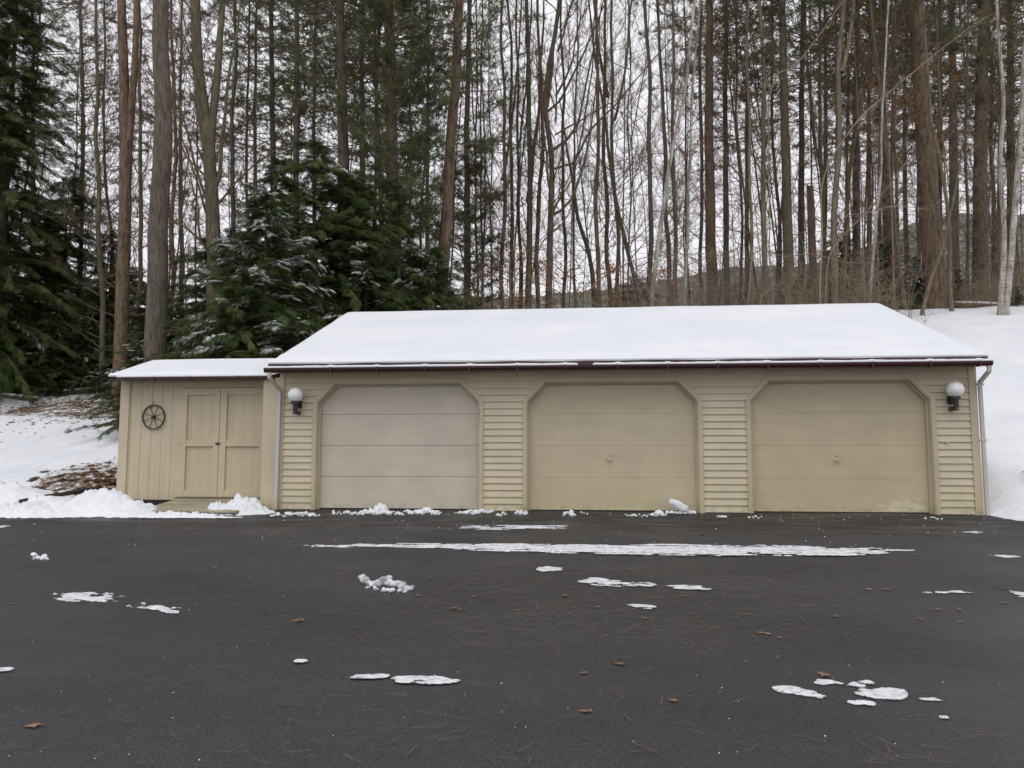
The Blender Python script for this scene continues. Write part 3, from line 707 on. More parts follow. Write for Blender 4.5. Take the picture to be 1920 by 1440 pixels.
lump(cluster(852, 925, 962, 8, 4, 22, hump), 'snow clods at the right foot of the greyer door', 4)
lump(cluster(932, 952, 965, 4, 5, 6), 'snow crumbs below the siding between greyer and middle doors', 5)
lump(cluster(965, 990, 963, 8, 6, 9, hump), 'pointed snow clod at the left foot of the middle door', 6)
lump(cluster(1056, 1077, 965, 6, 7, 6), 'lone small clod below the middle door handle', 7)
lump(cluster(1090, 1104, 963, 3, 8, 4), 'pair of tiny clods below the middle door', 8)
lump(cluster(1172, 1232, 966, 3.5, 9, 22), 'thin crumb trail leading to the big tilted snow slab', 9)
lump(cluster(1231, 1252, 964, 8, 10, 6), 'round snow clod just left of the tilted slab', 10)
mb = MB(); q = gpt(1274, 962); s = .13
V = MB().sphere((0, 0, 0), 1, 20, 12); rot = Matrix.Rotation(.5, 3, 'Y')
mb.add([tuple(rot @ Vector((math.copysign(abs(v[0])**.6, v[0])*.165, math.copysign(abs(v[1])**.6, v[1])*.08, math.copysign(abs(v[2])**.6, v[2])*.060))*(1+.30*noise.noise(Vector(v)*1.9)) + Vector((q.x, q.y, G(q.y)+.12))) for v in V.v[0]], V.f)
for i in range(6): chunk_mb(mb, (q.x-.12+.07*i, q.y-.02, G(q.y)+.01), .04, i+50)
tag(obj('snow_lump', mb, M['snow'], None, True, origin=(q.x, q.y, G(q.y))), 'big tilted slab of snow by the right foot of the middle door', 'snow lump', 'snow lumps along the garage')
lump(cluster(1346, 1362, 968, 4, 12, 4), 'small clod below the siding between middle and worn doors', 12)
lump(cluster(1404, 1430, 969, 3.2, 13, 6), 'crumbs at the left foot of the worn peeling door', 13)
lump(cluster(1735, 1770, 970, 2.4, 14, 6), 'tiny crumbs at the right foot of the worn peeling door', 14)
lump(cluster(60, 90, 1048, 6, 15, 7), 'small clod alone on the driveway near the left edge', 15, 'snow', grp='snow lumps out on the driveway')
lump([(685, 1092, 9), (680, 1086, 7), (692, 1096, 6), (700, 1100, 8), (712, 1098, 10), (722, 1094, 13), (730, 1098, 9), (740, 1101, 10), (748, 1100, 9), (756, 1104, 9), (766, 1106, 7), (735, 1110, 6), (720, 1109, 5), (774, 1104, 5), (750, 1110, 6), (705, 1106, 5), (690, 1104, 4), (728, 1108, 5), (760, 1111, 4)], 'dirty crumbled snow heap in the middle of the driveway', 16, 'dirty_snow', grp='snow lumps out on the driveway')
# heaps
def heap(name, cx, cy_, rx, ry, h, label, seed, mat='snow', res=.03, skirt=1.0, rough=1.0, peaks=((0, 0, 1, 1),)):
    V = []; nx2 = int(2.6*rx/res); ny2 = int(2.6*ry/res); H = []
    for j in range(ny2+1):
        for i in range(nx2+1):
            u = -1.3+2.6*i/nx2; v = -1.3+2.6*j/ny2; x, y = cx+u*rx, cy_+v*ry
            e = 0
            for (pu, pv_, ps, ph) in peaks: e = max(e, ph*math.exp(-(((u-pu)/(.55*ps))**2+((v-pv_)/.5)**2)))
            f = noise.fractal(Vector((x*3.1, y*3.1, seed)), .9, 2.1, 5)
            c_ = abs(noise.noise(Vector((x*7, y*7, seed+3))))*1.5 + abs(noise.noise(Vector((x*15, y*15, seed+6))))*.9 + .8*noise.noise(Vector((x*26, y*26, seed+6)))
            z = h*(e*1.15-.10 + .26*rough*f*(e*.8+.12)) + .055*rough*c_*min(1, e*3)
            edge = min(1.3-abs(u), 1.3-abs(v))
            if edge < .02: z = -.1
            gz = max(G(y), T(x, y) if y > -.2 else -9); V.append((x-cx, y-cy_, gz - G(cy_) + z)); H.append(z)
    F = []
    for j in range(ny2):
        for i in range(nx2):
            q_ = (j*(nx2+1)+i, j*(nx2+1)+i+1, (j+1)*(nx2+1)+i+1, (j+1)*(nx2+1)+i)
            if max(H[k_] for k_ in q_) > 0: F.append(q_)
    o = link(name, mesh_from(name, V, F), M[mat], None, True); o.location = (cx, cy_, G(cy_)); return tag(o, label, 'snow pile', 'shovelled snow piles by the shed')
a_ = 0
heap('snow_pile', -7.92, -.72, 1.15, .62, .34, 'largest shovelled snow pile in front of the shed wall', 5., peaks=((0, .1, 1, 1), (.55, -.1, .6, .55), (-.6, -.1, .8, .5)), res=.03)
heap('snow_pile', -9.0, -1.0, 1.5, .42, .10, 'low ridge of snow trailing from the largest pile to the left', 9., rough=1.5, res=.035)
heap('snow_pile', -5.72, -.50, .55, .40, .22, 'small snow pile on the ramp beside the downspout', 14., res=.02, rough=1.6, peaks=((.25, 0, 1, 1), (-.35, -.2, .7, .6)))
heap('snow_pile', -6.5, -1.12, 1.15, .13, .04, 'thin snow ridge along the foot of the ramp', 19., rough=.9, res=.025)
heap('snow_pile', -9.9, -.2, 1.4, 1.0, .26, 'lumpy snow bank at the left edge beside the driveway', 23., res=.05, peaks=((-.3, .1, 1, 1), (.4, -.2, .5, .4)))
heap('snow_pile', 8.3, -.35, 2.1, .30, .10, 'low snow ridge right of the garage where driveway meets slope', 27., rough=.8, res=.05)
# tiny snow crumbs, leaves, needles
rg = random.Random(77); T_ = [(-1, -.6, 0), (.2, -1, .5), (1, .3, 0), (-.2, 1, .4), (0, 0, 1.1)]
Ms = []
for i in range(330):
    if i < 230: px, py = rg.uniform(20, 1900), 965+rg.random()**2*60
    else: px, py = rg.uniform(0, 1920), rg.uniform(975, 1430)
    p_ = gpt(px, py); s = rg.uniform(.003, .010) if i < 230 else rg.uniform(.002, .0045); Ms.append(Matrix.Translation((p_.x, p_.y, G(p_.y)+.008)) @ Matrix.Rotation(rg.uniform(0, 6), 4, 'Z') @ Matrix.Scale(s, 4))
Vv, Lv = stamp(T_, [(0, 1, 4), (1, 2, 4), (2, 3, 4), (3, 0, 4)], [np.array(m_) for m_ in Ms])
tag(link('snow_crumbs', mesh_from('snow_crumbs', Vv, 3, Lv), M['snow']), 'tiny white snow crumbs sprinkled over the asphalt', 'snow', kind='stuff')
Ms = []
for i in range(2500):
    if rg.random() < .84: px, py = rg.gauss(1120, 330), rg.gauss(1105, 52)
    else: px, py = rg.uniform(0, 1920), rg.uniform(980, 1440)
    if py < 975 or py > 1438: continue
    p_ = gpt(px, py); s = rg.uniform(.03, .075); Ms.append(Matrix.Translation((p_.x, p_.y, G(p_.y)+.0125)) @ Matrix.Rotation(rg.gauss(0, .8), 4, 'Z') @ Matrix.Scale(s, 4))
Vv, Lv = stamp([(-1, -.024, 0), (1, -.016, .02), (1, .016, .02), (-1, .024, 0)], [(0, 1, 2, 3)], [np.array(m_) for m_ in Ms])
tag(link('fallen_needles', mesh_from('fallen_needles', Vv, 4, Lv), M['needles']), 'brown pine needles strewn across the driveway', 'needles', kind='stuff')
lv = MB(); pts = []
for k_ in range(10):
    a = 2*math.pi*k_/10; r = (.045 if k_ % 2 else .026)*(1.0 if k_ else 1.3); pts.append((r*math.cos(a), r*.75*math.sin(a), .006*math.sin(3*a)))
lv.add(pts+[(0, 0, .01)], [(k_, (k_+1) % 10, 10) for k_ in range(10)])
leaf_me = mesh_from('leaf', lv.v[0], lv.f); leaf_me.materials.append(M['floor_leaf'])
LP = [(785, 1118), (853, 1141), (862, 1144), (805, 1085), (1122, 1139), (1403, 1152), (1426, 1187), (1440, 1189), (1462, 1196), (1726, 1161), (1801, 1166), (1760, 1143), (1546, 1266), (1265, 1315), (65, 1364), (1100, 1335), (1630, 1105), (1665, 1105), (405, 1066), (22, 1135), (1318, 1000), (1164, 1246), (1096, 1263), (1720, 1040), (1568, 1156), (1280, 1118), (640, 1078), (470, 1086), (890, 1120), (1880, 1103), (1884, 1130), (560, 1165), (1240, 1020), (1060, 1118), (1210, 1160), (1800, 1143)]
for px, py in LP:
    p_ = gpt(px, py); o = bpy.data.objects.new('fallen_leaf', leaf_me); col.objects.link(o)
    o.location = (p_.x, p_.y, G(p_.y)+.009); o.rotation_euler = (rg.uniform(-.05, .05), rg.uniform(-.05, .05), rg.uniform(0, 6)); s = rg.uniform(.45, 1.0); o.scale = (s*rg.uniform(.8, 1.6), s, s*.6)
    LA = [(725, 1095, 'dirty crumbled snow heap'), (290, 1130, 'icy snow smear'), (1030, 1067, 'small oval snow patch'), (1140, 1092, 'tapered snow patch'), (1290, 1101, 'thin snow strip'), (1193, 1138, 'small snow patch below the tapered one'),
          (690, 1270, 'crumbly narrow snow strip'), (800, 1275, 'smooth oval snow patch'), (1505, 1300, 'slanting snow patch'), (1645, 1293, 'biggest foreground snow patch'), (1785, 1110, 'faint broken snow line'), (10, 1258, 'left edge snow sliver'), (1640, 1030, 'right end of the longest streak')]
    ax_, ay_, nm = min(LA, key=lambda q: math.hypot(q[0]-px, (q[1]-py)*2.2)); dx_, dy_ = px-ax_, (py-ay_)*2.2
    tag(o, ('wide' if o.scale.x > .9 else 'small' if s < .7 else 'curled')+' brown leaf on asphalt '+(('right of the ' if dx_ > 0 else 'left of the ') if abs(dx_) > abs(dy_) else ('below the ' if dy_ > 0 else 'above the '))+nm, 'leaf', 'fallen leaves on the driveway')
# falling flakes
for px, py, y, lb in ((840, 758, -2.5, 'tiny snowflake falling in front of the greyer garage door'), (515, 786, -4, 'white snowflake falling in front of the downspout near the shed'), (865, 791, -3, 'pale snowflake falling beside the white door sensor')):
    p_ = aty(px, py, y); b = MB(); b.tube([(p_.x-.012, p_.y, p_.z-.018), (p_.x, p_.y, p_.z), (p_.x+.014, p_.y, p_.z+.014)], [.002, .0055, .002], 6)
    tag(obj('snowflake', b, M['snow'], None, origin=tuple(p_)), lb, 'snowflake')
# litter tufts on bare ground
Ms = []
for i in range(9000):
    if rg.random() < .55: x, y = rg.uniform(-11.2, -8.35), rg.gauss(1.3, .8)
    else: x, y = rg.gauss(-14.5, 1.8), rg.gauss(9, 1.3)
    if y < -.2: continue
    if noise.noise(Vector((x*1.1, y*1.1, 2.)))*.6 + noise.noise(Vector((x*5, y*5, 8.)))*.8 < .12 + (.25 if x < -10.4 and y < 4 else 0): continue
    s = rg.uniform(.03, .07); Ms.append(Matrix.Translation((x, y, T(x, y)+.012)) @ Matrix.Rotation(rg.uniform(0, 6), 4, 'Z') @ Matrix.Rotation(rg.uniform(-.5, .5), 4, 'X') @ Matrix.Scale(s, 4))
Vv, Lv = stamp([(-1, -.2, 0), (.1, -.5, .15), (1, 0, .0), (.1, .5, .2)], [(0, 1, 2, 3)], [np.array(m_) for m_ in Ms])
tag(link('leaf_litter', mesh_from('leaf_litter', Vv, 4, Lv), M['floor_leaf']), 'brown leaf litter showing through thin snow left of the shed', 'leaf litter', kind='stuff')

# ------------------------------------------------------------------ trees
class TubeBuf:
    def __init__(s): s.V = []; s.L = []; s.n = 0
    def tube(s, p, r, n=3):
        p = np.asarray(p, float); m_ = len(p); t = np.empty_like(p); t[1:-1] = p[2:]-p[:-2]; t[0] = p[1]-p[0]; t[-1] = p[-1]-p[-2]
        t /= np.sqrt((t*t).sum(1))[:, None]+1e-9
        ref = np.array([0., 0, 1]) if abs(t[0, 2]) < .8 else np.array([1., 0, 0])
        u = np.cross(t, ref); u /= np.sqrt((u*u).sum(1))[:, None]+1e-9; v = np.cross(t, u)
        c, s_ = CS[n]; ring = p[:, None, :] + np.asarray(r, float)[:, None, None]*(c[None, :, None]*u[:, None, :]+s_[None, :, None]*v[:, None, :])
        s.V.append(ring.reshape(-1, 3)); s.L.append(tube_idx(m_, n)+s.n); s.n += m_*n
    def mesh(s, name): return mesh_from(name, np.concatenate(s.V), 4, np.concatenate(s.L))
CS = {n: (np.cos(np.arange(n)*2*math.pi/n), np.sin(np.arange(n)*2*math.pi/n)) for n in range(3, 20)}
_ti = {}
def tube_idx(m_, n):
    if (m_, n) not in _ti: _ti[(m_, n)] = np.array([(i*n+k_, i*n+(k_+1) % n, (i+1)*n+(k_+1) % n, (i+1)*n+k_) for i in range(m_-1) for k_ in range(n)], np.int32).ravel()
    return _ti[(m_, n)]
def wander(rg, p0, d, L_, seg, wob, up=0.):
    p = [np.array(p0, float)]; d = np.array(d, float); st = L_/seg
    for i in range(seg):
        d = d + np.array([rg.gauss(0, wob), rg.gauss(0, wob), rg.gauss(0, wob)+up]); d /= np.linalg.norm(d)+1e-9; p.append(p[-1]+d*st)
    return p
def dirv(az, el): return np.array([math.cos(az)*math.cos(el), math.sin(az)*math.cos(el), math.sin(el)])
def branches(seed, H, start, nb, L_, el, up, sub=6, subsub=4, r0=.03, wob=.12, tips=None, lowthin=0):
    rg = random.Random(seed); tb = TubeBuf()
    for i in range(nb):
        u = (i+rg.random())/nb; z = start+(H-start)*u
        ln = L_*(1-.75*u**1.6)*rg.uniform(.45, 1.1); az = rg.uniform(0, 6.283); e = R(el+rg.uniform(-16, 16)+20*u)
        r = r0*(.35+.65*(1-u))*rg.uniform(.5, 1.1)*(.5+.5*ln/L_)
        pl = wander(rg, (0, 0, z), dirv(az, e), ln, 6, wob, up)
        tb.tube(pl, np.linspace(r, r*.25, 7), 4)
        for k_ in range(sub):
            t = rg.uniform(.2, 1)*6; j = min(5, int(t)); b0 = pl[j]+(pl[j+1]-pl[j])*(t-j); dd = pl[j+1]-pl[j]; dd = dd/np.linalg.norm(dd)
            sd = dirv(az+rg.choice((-1, 1))*rg.uniform(.4, 1.1), e+rg.uniform(-.3, .6)); d2 = dd*.6+sd*.8; l2 = ln*rg.uniform(.2, .5)*(1.2-t/6*.6)
            p2 = wander(rg, b0, d2/np.linalg.norm(d2), l2, 4, wob, up*.8); tb.tube(p2, np.linspace(max(r*.42, .005), .0032, 5), 3)
            if tips is not None: tips.append(p2[-1])
            for q_ in range(subsub):
                t3 = rg.uniform(.2, 1)*4; j3 = min(3, int(t3)); b3 = p2[j3]+(p2[j3+1]-p2[j3])*(t3-j3); d3 = (p2[j3+1]-p2[j3]); d3 = d3/np.linalg.norm(d3)+np.array([rg.gauss(0, .6), rg.gauss(0, .6), rg.gauss(.15, .45)])
                tb.tube(wander(rg, b3, d3/np.linalg.norm(d3), l2*rg.uniform(.25, .6), 2, wob, up*.5), (.0042, .0032, .0018), 3)
                if tips is not None and rg.random() < .4: tips.append(b3+d3*l2*.3)
    return tb
# needle tuft (white pine)
def tuft_template(n, l, wd, seed, spread=1.25):
    rg = random.Random(seed); V = []; F = []
    for i in range(n):
        az = rg.uniform(0, 6.283); th = rg.uniform(.15, spread); d = np.array([math.cos(th), math.sin(th)*math.cos(az), math.sin(th)*math.sin(az)])
        s = np.cross(d, [rg.gauss(0, 1), rg.gauss(0, 1), rg.gauss(0, 1)]); s /= np.linalg.norm(s)+1e-9; ll = l*rg.uniform(.7, 1.1); k_ = len(V)
        V += [tuple(-s*wd*.5), tuple(s*wd*.5), tuple(d*ll+np.array([0, 0, -.02]))]; F.append((k_, k_+1, k_+2))
    return V, F
def basis(d, up=(0, 0, 1)):
    d = d/np.linalg.norm(d); s = np.cross(up, d); n_ = np.linalg.norm(s); s = s/n_ if n_ > 1e-6 else np.array([0., 1, 0]); u = np.cross(d, s); return np.column_stack([d, s, u])
def pine_crown(seed, H, start, nb, L_, dens=1.0):
    rg = random.Random(seed); tb = TubeBuf(); Ms = []
    for i in range(nb):
        u = ((i+rg.random())/nb); z = start+(H-start)*u; ln = L_*(.45+.75*math.sin(math.pi*min(1, .15+u*.9)))*rg.uniform(.5, 1.1)
        az = rg.uniform(0, 6.283); e = R(rg.uniform(-8, 18)+22*u); pl = wander(rg, (0, 0, z), dirv(az, e), ln, 6, .09, .03); r = .028*rg.uniform(.6, 1)*ln/L_
        tb.tube(pl, np.linspace(r, .006, 7), 4)
        for k_ in range(int(9*dens)):
            t = rg.uniform(.3, 1)*6; j = min(5, int(t)); b0 = pl[j]+(pl[j+1]-pl[j])*(t-j)
            d2 = (pl[j+1]-pl[j]); d2 = d2/np.linalg.norm(d2)+dirv(az+rg.choice((-1, 1))*rg.uniform(.5, 1.2), rg.uniform(-.1, .5)); l2 = rg.uniform(.3, .8)
            p2 = wander(rg, b0, d2/np.linalg.norm(d2), l2, 3, .12, .05); tb.tube(p2, (.007, .005, .004, .003), 3)
            for q_ in range(6):
                t3 = rg.uniform(.25, 1)*3; j3 = min(2, int(t3)); b3 = p2[j3]+(p2[j3+1]-p2[j3])*(t3-j3)
                Mx = np.eye(4); d3 = (p2[j3+1]-p2[j3])/np.linalg.norm(p2[j3+1]-p2[j3])+np.array([rg.gauss(0, .5), rg.gauss(0, .5), rg.gauss(.2, .4)]); s = rg.uniform(.8, 1.25)
                Mx[:3, :3] = basis(d3)*s; Mx[:3, 3] = b3+np.array([rg.gauss(0, .05), rg.gauss(0, .05), rg.gauss(0, .03)]); Ms.append(Mx)
    Tv, Tf = tuft_template(9, .17, .014, seed+5); V, L_f = stamp(Tv, Tf, Ms)
    return tb, mesh_from('pine_foliage', V, 3, L_f)
def spray_template(seed):
    rg = random.Random(seed); V = []; F = []
    def blade(a, b, wd):
        a, b = np.array(a, float), np.array(b, float); d = b-a; s = np.array([-d[1], d[0], 0]); s /= np.linalg.norm(s)+1e-9; m_ = a+d*.45; k_ = len(V)
        V.extend([tuple(a), tuple(m_+s*wd*.5+np.array([0, 0, .006])), tuple(b), tuple(m_-s*wd*.5)]); F.append((k_, k_+1, k_+2, k_+3))
    blade((0, 0, 0), (1.0, 0, -.22), .035)
    for i in range(9):
        x = .08+.095*i; l = (.50-.040*i)*rg.uniform(.65, 1.2)
        for s in (-1, 1): blade((x, 0, -.2*x*x), (x+l*.62, s*l*.75, -.2*(x+l*.5)**2-.05-rg.uniform(0, .12)), .058)
    return V, F
def hemlock(seed, H, Rm, nb, sp=22, low=.2, snow=.15, snowtop=.0, slen=.42, droop=-.06, full=.75):
    rg = random.Random(seed); tb = TubeBuf(); Ms = []; Sn = []
    for i in range(nb):
        u = (i+rg.random())/nb; z = low+(H-low)*u; ln = (Rm*(1-u)**full+.12)*rg.choice((rg.uniform(.35, .75), rg.uniform(.7, 1.45))); az = rg.uniform(0, 6.283)
        e = R(12+28*u-10+rg.uniform(-8, 8)); pl = wander(rg, (0, 0, z), dirv(az, e), ln, 6, .06, droop)
        tb.tube(pl, np.linspace(.006+.010*ln, .004, 7), 3)
        ns = max(4, int(sp*(ln/Rm)**.8)); sn_b = rg.random() < snow*(.2 if u < .4 else 1+1.2*u)
        for k_ in range(ns):
            t = (.12+.88*(k_+rg.random())/ns)*5.999; j = int(t); b0 = pl[j]+(pl[j+1]-pl[j])*(t-j); dd = (pl[j+1]-pl[j]); dd = dd/np.linalg.norm(dd)
            s = 1 if k_ % 2 else -1; a2 = s*rg.uniform(.45, 1.15)*(1-.6*t/6) ; d2 = np.array([dd[0]*math.cos(a2)-dd[1]*math.sin(a2), dd[0]*math.sin(a2)+dd[1]*math.cos(a2), dd[2]-.12+rg.gauss(0, .10)])
            Mx = np.eye(4); sc_ = slen*rg.uniform(.6, 1.25)*(1.15-.5*abs(t/6-.4)); B = basis(d2); ro = rg.gauss(0, .6); c, s_ = math.cos(ro), math.sin(ro)
            B = B @ np.array([[1, 0, 0], [0, c, -s_], [0, s_, c]]); Mx[:3, :3] = B*sc_; Mx[:3, 3] = b0+np.array([0, 0, rg.gauss(0, .02)]); Ms.append(Mx)
            if sn_b and rg.random() < .75 and t > 1.2:
                M2 = Mx.copy(); M2[:3, :3] *= np.array([.9, .62, 1.]); M2[2, 3] += .014; Sn.append(M2)
    Tv, Tf = spray_template(seed); V, L_f = stamp(Tv, Tf, Ms); fol = mesh_from('hemlock_foliage', V, 4, L_f); sm = None
    if Sn:
        V, L_f = stamp(Tv, Tf, Sn); sm = mesh_from('branch_snow', V, 4, L_f)
    return tb.mesh('hemlock_twigs'), fol, sm
def child(name, me, mat, parent, smooth=False):
    if not me.materials: me.materials.append(mat)
    o = bpy.data.objects.new(name, me); col.objects.link(o); o.parent = parent; return o
# shared branch meshes
BV = [branches(101+i, 22, 1.6+i*.5, 56, 3.1, (30, 38, 22, 45, 34)[i], .05, 6, 7, .026, .15).mesh('branches') for i in range(5)]         # slender hardwood, fine ascending twigs
PV = [branches(201+i, 20, 1.5+i, 60, 2.3, 2, .0, 4, 3, .018, .10).mesh('branches') for i in range(3)]    # dead horizontal pine limbs
WV = []
for i in range(3):
    tips = []; tb = branches(301+i, 20, 4, 34, 4.2, 45, .05, 8, 5, .055, .16, tips); WV.append(tb.mesh('branches'))      # spreading hardwood
crowns = [pine_crown(401+i, 22, 7.6+i*.9, 135, 3.7) for i in range(3)]
crowns = [(a.mesh('crown_limbs'), b) for a, b in crowns]
def trunk_mesh(pts, rads, n=10, seed=0, stepm=.6):
    """smooth tapered trunk through given points"""
    P_ = [np.array(p, float) for p in pts]; out = []; rr = []
    for i in range(len(P_)-1):
        k_ = max(1, int(np.linalg.norm(P_[i+1]-P_[i])/stepm))
        p0 = P_[max(i-1, 0)]; p1 = P_[i]; p2 = P_[i+1]; p3 = P_[min(i+2, len(P_)-1)]
        for j in range(k_):
            t = j/k_; q_ = .5*((2*p1)+(-p0+p2)*t+(2*p0-5*p1+4*p2-p3)*t*t+(-p0+3*p1-3*p2+p3)*t**3)
            w_ = noise.noise(Vector((seed*3.1, q_[2]*.45, 0)))*(.05 if rads[0] > .12 else .10) + noise.noise(Vector((seed*1.7, q_[2]*1.6, 4)))*.02; out.append(q_+np.array([w_, w_*.5, 0])); rr.append((rads[i]+(rads[i+1]-rads[i])*t)*(1+.06*noise.noise(Vector((seed, q_[2]*1.3, 2.)))))
    out.append(P_[-1]); rr.append(rads[-1]); rr = [r*(1+.35*math.exp(-i*stepm/.35)) for i, r in enumerate(rr)] if rads[0] > .06 else rr
    tb = TubeBuf(); tb.tube(out, rr, n); return tb
trng = random.Random(5)
def tree(name, label, y, pts, wpx, mat, br=None, brmat='twig', crown=None, H=22, group=None, cat='tree', forks=(), bscale=(1, 1), taper=.55, nseg=10):
    """pts = photo pixels along the trunk (lowest first) at depth plane y; the trunk is continued to the ground and the top"""
    W = [aty(px, py, y) for px, py in pts]
    dpt = (W[0]-CAM).length; r0 = wpx/2*dpt/FP
    d0 = W[1]-W[0] if len(W) > 1 else Vector((0, 0, 1)); d0 = d0/max(d0.z, .01); zb = T(W[0].x, y)
    foot = W[0]-d0*(W[0].z-zb+.15)*(.6 if len(W) > 2 else 1); foot.z = zb-.15
    dl_ = W[-1]-W[-2]; dl_ = dl_/max(dl_.z, .01); top = W[-1]+dl_*max(.5, zb+H-W[-1].z)*.8; top.z = max(zb+H, W[-1].z+.5)
    allp = [foot]+W+[top]; zs = [p_.z-zb for p_ in allp]
    t = thing(name, label, cat, tuple(foot), group)
    axis = (allp[-2]-foot).normalized(); q_ = Vector((0, 0, 1)).rotation_difference(axis)
    L_ = [p_-foot for p_ in allp]; rads = [r0*(1-(1-taper*.5)*max(0, z)/H)*1.05 for z in zs]; rads[-1] = .02
    tm = trunk_mesh(L_, rads, nseg, trng.random()*50); child('trunk', tm.mesh('trunk'), M[mat], t)
    t.children[0].data.polygons.foreach_set('use_smooth', [True]*len(t.children[0].data.polygons))
    for fp, fw in forks:
        Wf = [aty(px, py, y)-foot for px, py in fp]; e_ = Wf[-1]-Wf[-2]; e_ = e_/max(e_.z, .05); Wf.append(Wf[-1]+e_*4)
        rf_ = fw/2*dpt/FP; tm = trunk_mesh(Wf, [rf_]+[rf_*(1-.12*i) for i in range(1, len(Wf)-1)]+[.012], 8, trng.random()*50, .4)
        child('limb', tm.mesh('limb'), M[mat], t)
    if br is not None:
        o = child('branches', br, M[brmat], t); o.rotation_mode = 'QUATERNION'
        from mathutils import Quaternion
        o.rotation_quaternion = q_ @ Quaternion((0, 0, 1), trng.uniform(0, 6.28)); s = H/22; o.scale = (bscale[0], bscale[0], s*bscale[1])
    if crown is not None:
        for nm, me, mt in (('crown_limbs', crowns[crown][0], 'twig'), ('crown', crowns[crown][1], 'pine')):
            o = child(nm, me, M[mt], t); o.rotation_mode = 'QUATERNION'; o.rotation_quaternion = q_ @ Quaternion((0, 0, 1), trng.uniform(0, 6.28)) if nm == 'crown_limbs' else t.children[-2].rotation_quaternion
            o.scale = (bscale[0], bscale[0], H/22)
    return t
from mathutils import Quaternion
B = lambda i: BV[i % 5]; Pn = lambda i: PV[i % 3]; Wd = lambda i: WV[i % 3]
# left part
tree('pine_tree', 'reddish brown double trunked pine left of the thick grey trunk', 9.5, [(232, 500), (236, 300), (228, 0)], 24, 'bark_brown', Pn(0), crown=None, forks=[([(234, 320), (241, 262), (250, 160), (256, 0)], 15)])
tree('large_tree', 'thickest smooth grey trunk rising behind the shed roof', 5.6, [(292, 640), (298, 400), (305, 200), (300, 0)], 36, 'bark_grey', Pn(1), H=20, bscale=(.7, 1), nseg=14, taper=.9)
tree('forked_tree', 'mossy thick trunk forking in two above the hemlocks', 8, [(400, 470), (390, 270), (372, 150), (365, 0)], 27, 'bark_moss', Wd(0), forks=[([(392, 300), (402, 200), (408, 90), (418, 0)], 16), ([(392, 380), (412, 330), (416, 250), (430, 150)], 8), ([(395, 395), (375, 350), (358, 300), (350, 262)], 6)])
for x0, x1, w_, y, mt, lb in [
    (260, 262, 8, 12, 'bark_brown', 'thin brown trunk between the double pine and thick grey trunk'),
    (190, 180, 9, 11, 'bark_moss', 'slim mossy trunk right of the tallest left hemlock'),
    (208, 196, 6, 13, 'bark_dark', 'thin crooked trunk just left of the double pine'),
    (322, 320, 8, 12, 'bark_brown', 'thin wavy trunk close behind the thick grey trunk on its right'),
    (150, 152, 6, 14, 'bark_dark', 'thin dark trunk at the edge of the tallest left hemlock'),
    (437, 442, 10, 13, 'bark_dark', 'dark trunk just right of the mossy forked tree'),
    (465, 468, 7, 16, 'bark_brown', 'thin brown trunk left of a straight pine above the hemlock top')]:
    tree('bare_tree', lb, y, [(x0, 520), ((x0+x1)/2+trng.uniform(-6, 6), 260), (x1, 0)], w_, mt, B(int(x0)), H=20)
for k_, (x0, x1, w_, y, mt, lb, cr_) in enumerate([
    (510, 507, 13, 15, 'bark_dark', 'straight dark pine just left of the hemlock top', 0),
    (552, 556, 14, 14, 'bark_moss', 'straight mossy pine rising directly behind the hemlock top', 1),
    (645, 637, 26, 10, 'bark_grey', 'thick greyish pine right of the hemlock top', 2),
    (683, 678, 13, 15, 'bark_brown', 'slim pine between the thick greyish pine and reddish pine', 0),
    (738, 727, 29, 10.5, 'bark_brown', 'thick reddish pine with green boughs low on its trunk', 1),
    (716, 706, 10, 12, 'bark_dark', 'narrow trunk pressed against left side of the reddish pine', 2),
    (828, 862, 26, 10.5, 'bark_brown', 'thick brown pine leaning right above the roof left end', 0),
    (877, 879, 14, 17, 'bark_moss', 'slim pine right of the leaning thick brown pine', None),
    (1335, 1329, 20, 17, 'bark_brown', 'thick dark pine over the gap left of the worn door', 1),
    (1363, 1361, 11, 19, 'bark_dark', 'dark straight pine just right of the thick dark pine', 2),
    (1480, 1466, 18, 16, 'bark_moss', 'mossy pine swelling at the base over the worn door', 0),
    (1502, 1504, 12, 20, 'bark_dark', 'dark narrow pine left of the broken snag', 1),
    (1607, 1606, 14, 21, 'bark_dark', 'dark pine between tan tree and brown oak leaves', 2),
    (1667, 1652, 15, 22, 'bark_dark', 'dark pine behind the thin white birch stem', 0),
    (1754, 1714, 33, 15.5, 'bark_brown', 'thickest brown pine at the right end of the roof', 1),
    (1790, 1783, 17, 24, 'bark_moss', 'mossy pine between thickest pine and the birches', 2),
    (1838, 1843, 25, 23, 'bark_dark', 'thick dark pine left of the birch pair', 0),
    (1900, 1893, 16, 26, 'bark_dark', 'dark pine standing behind the birch pair', 1)]):
    H = 24 if y > 13 else 21
    tree('pine_tree', lb, y, [(x0, 545), ((x0+x1)/2+trng.uniform(-3, 3), 270), (x1, 0)], w_, mt, Pn(k_), crown=cr_, H=H, bscale=(.9 if x0 < 1400 else 1.05, 1))
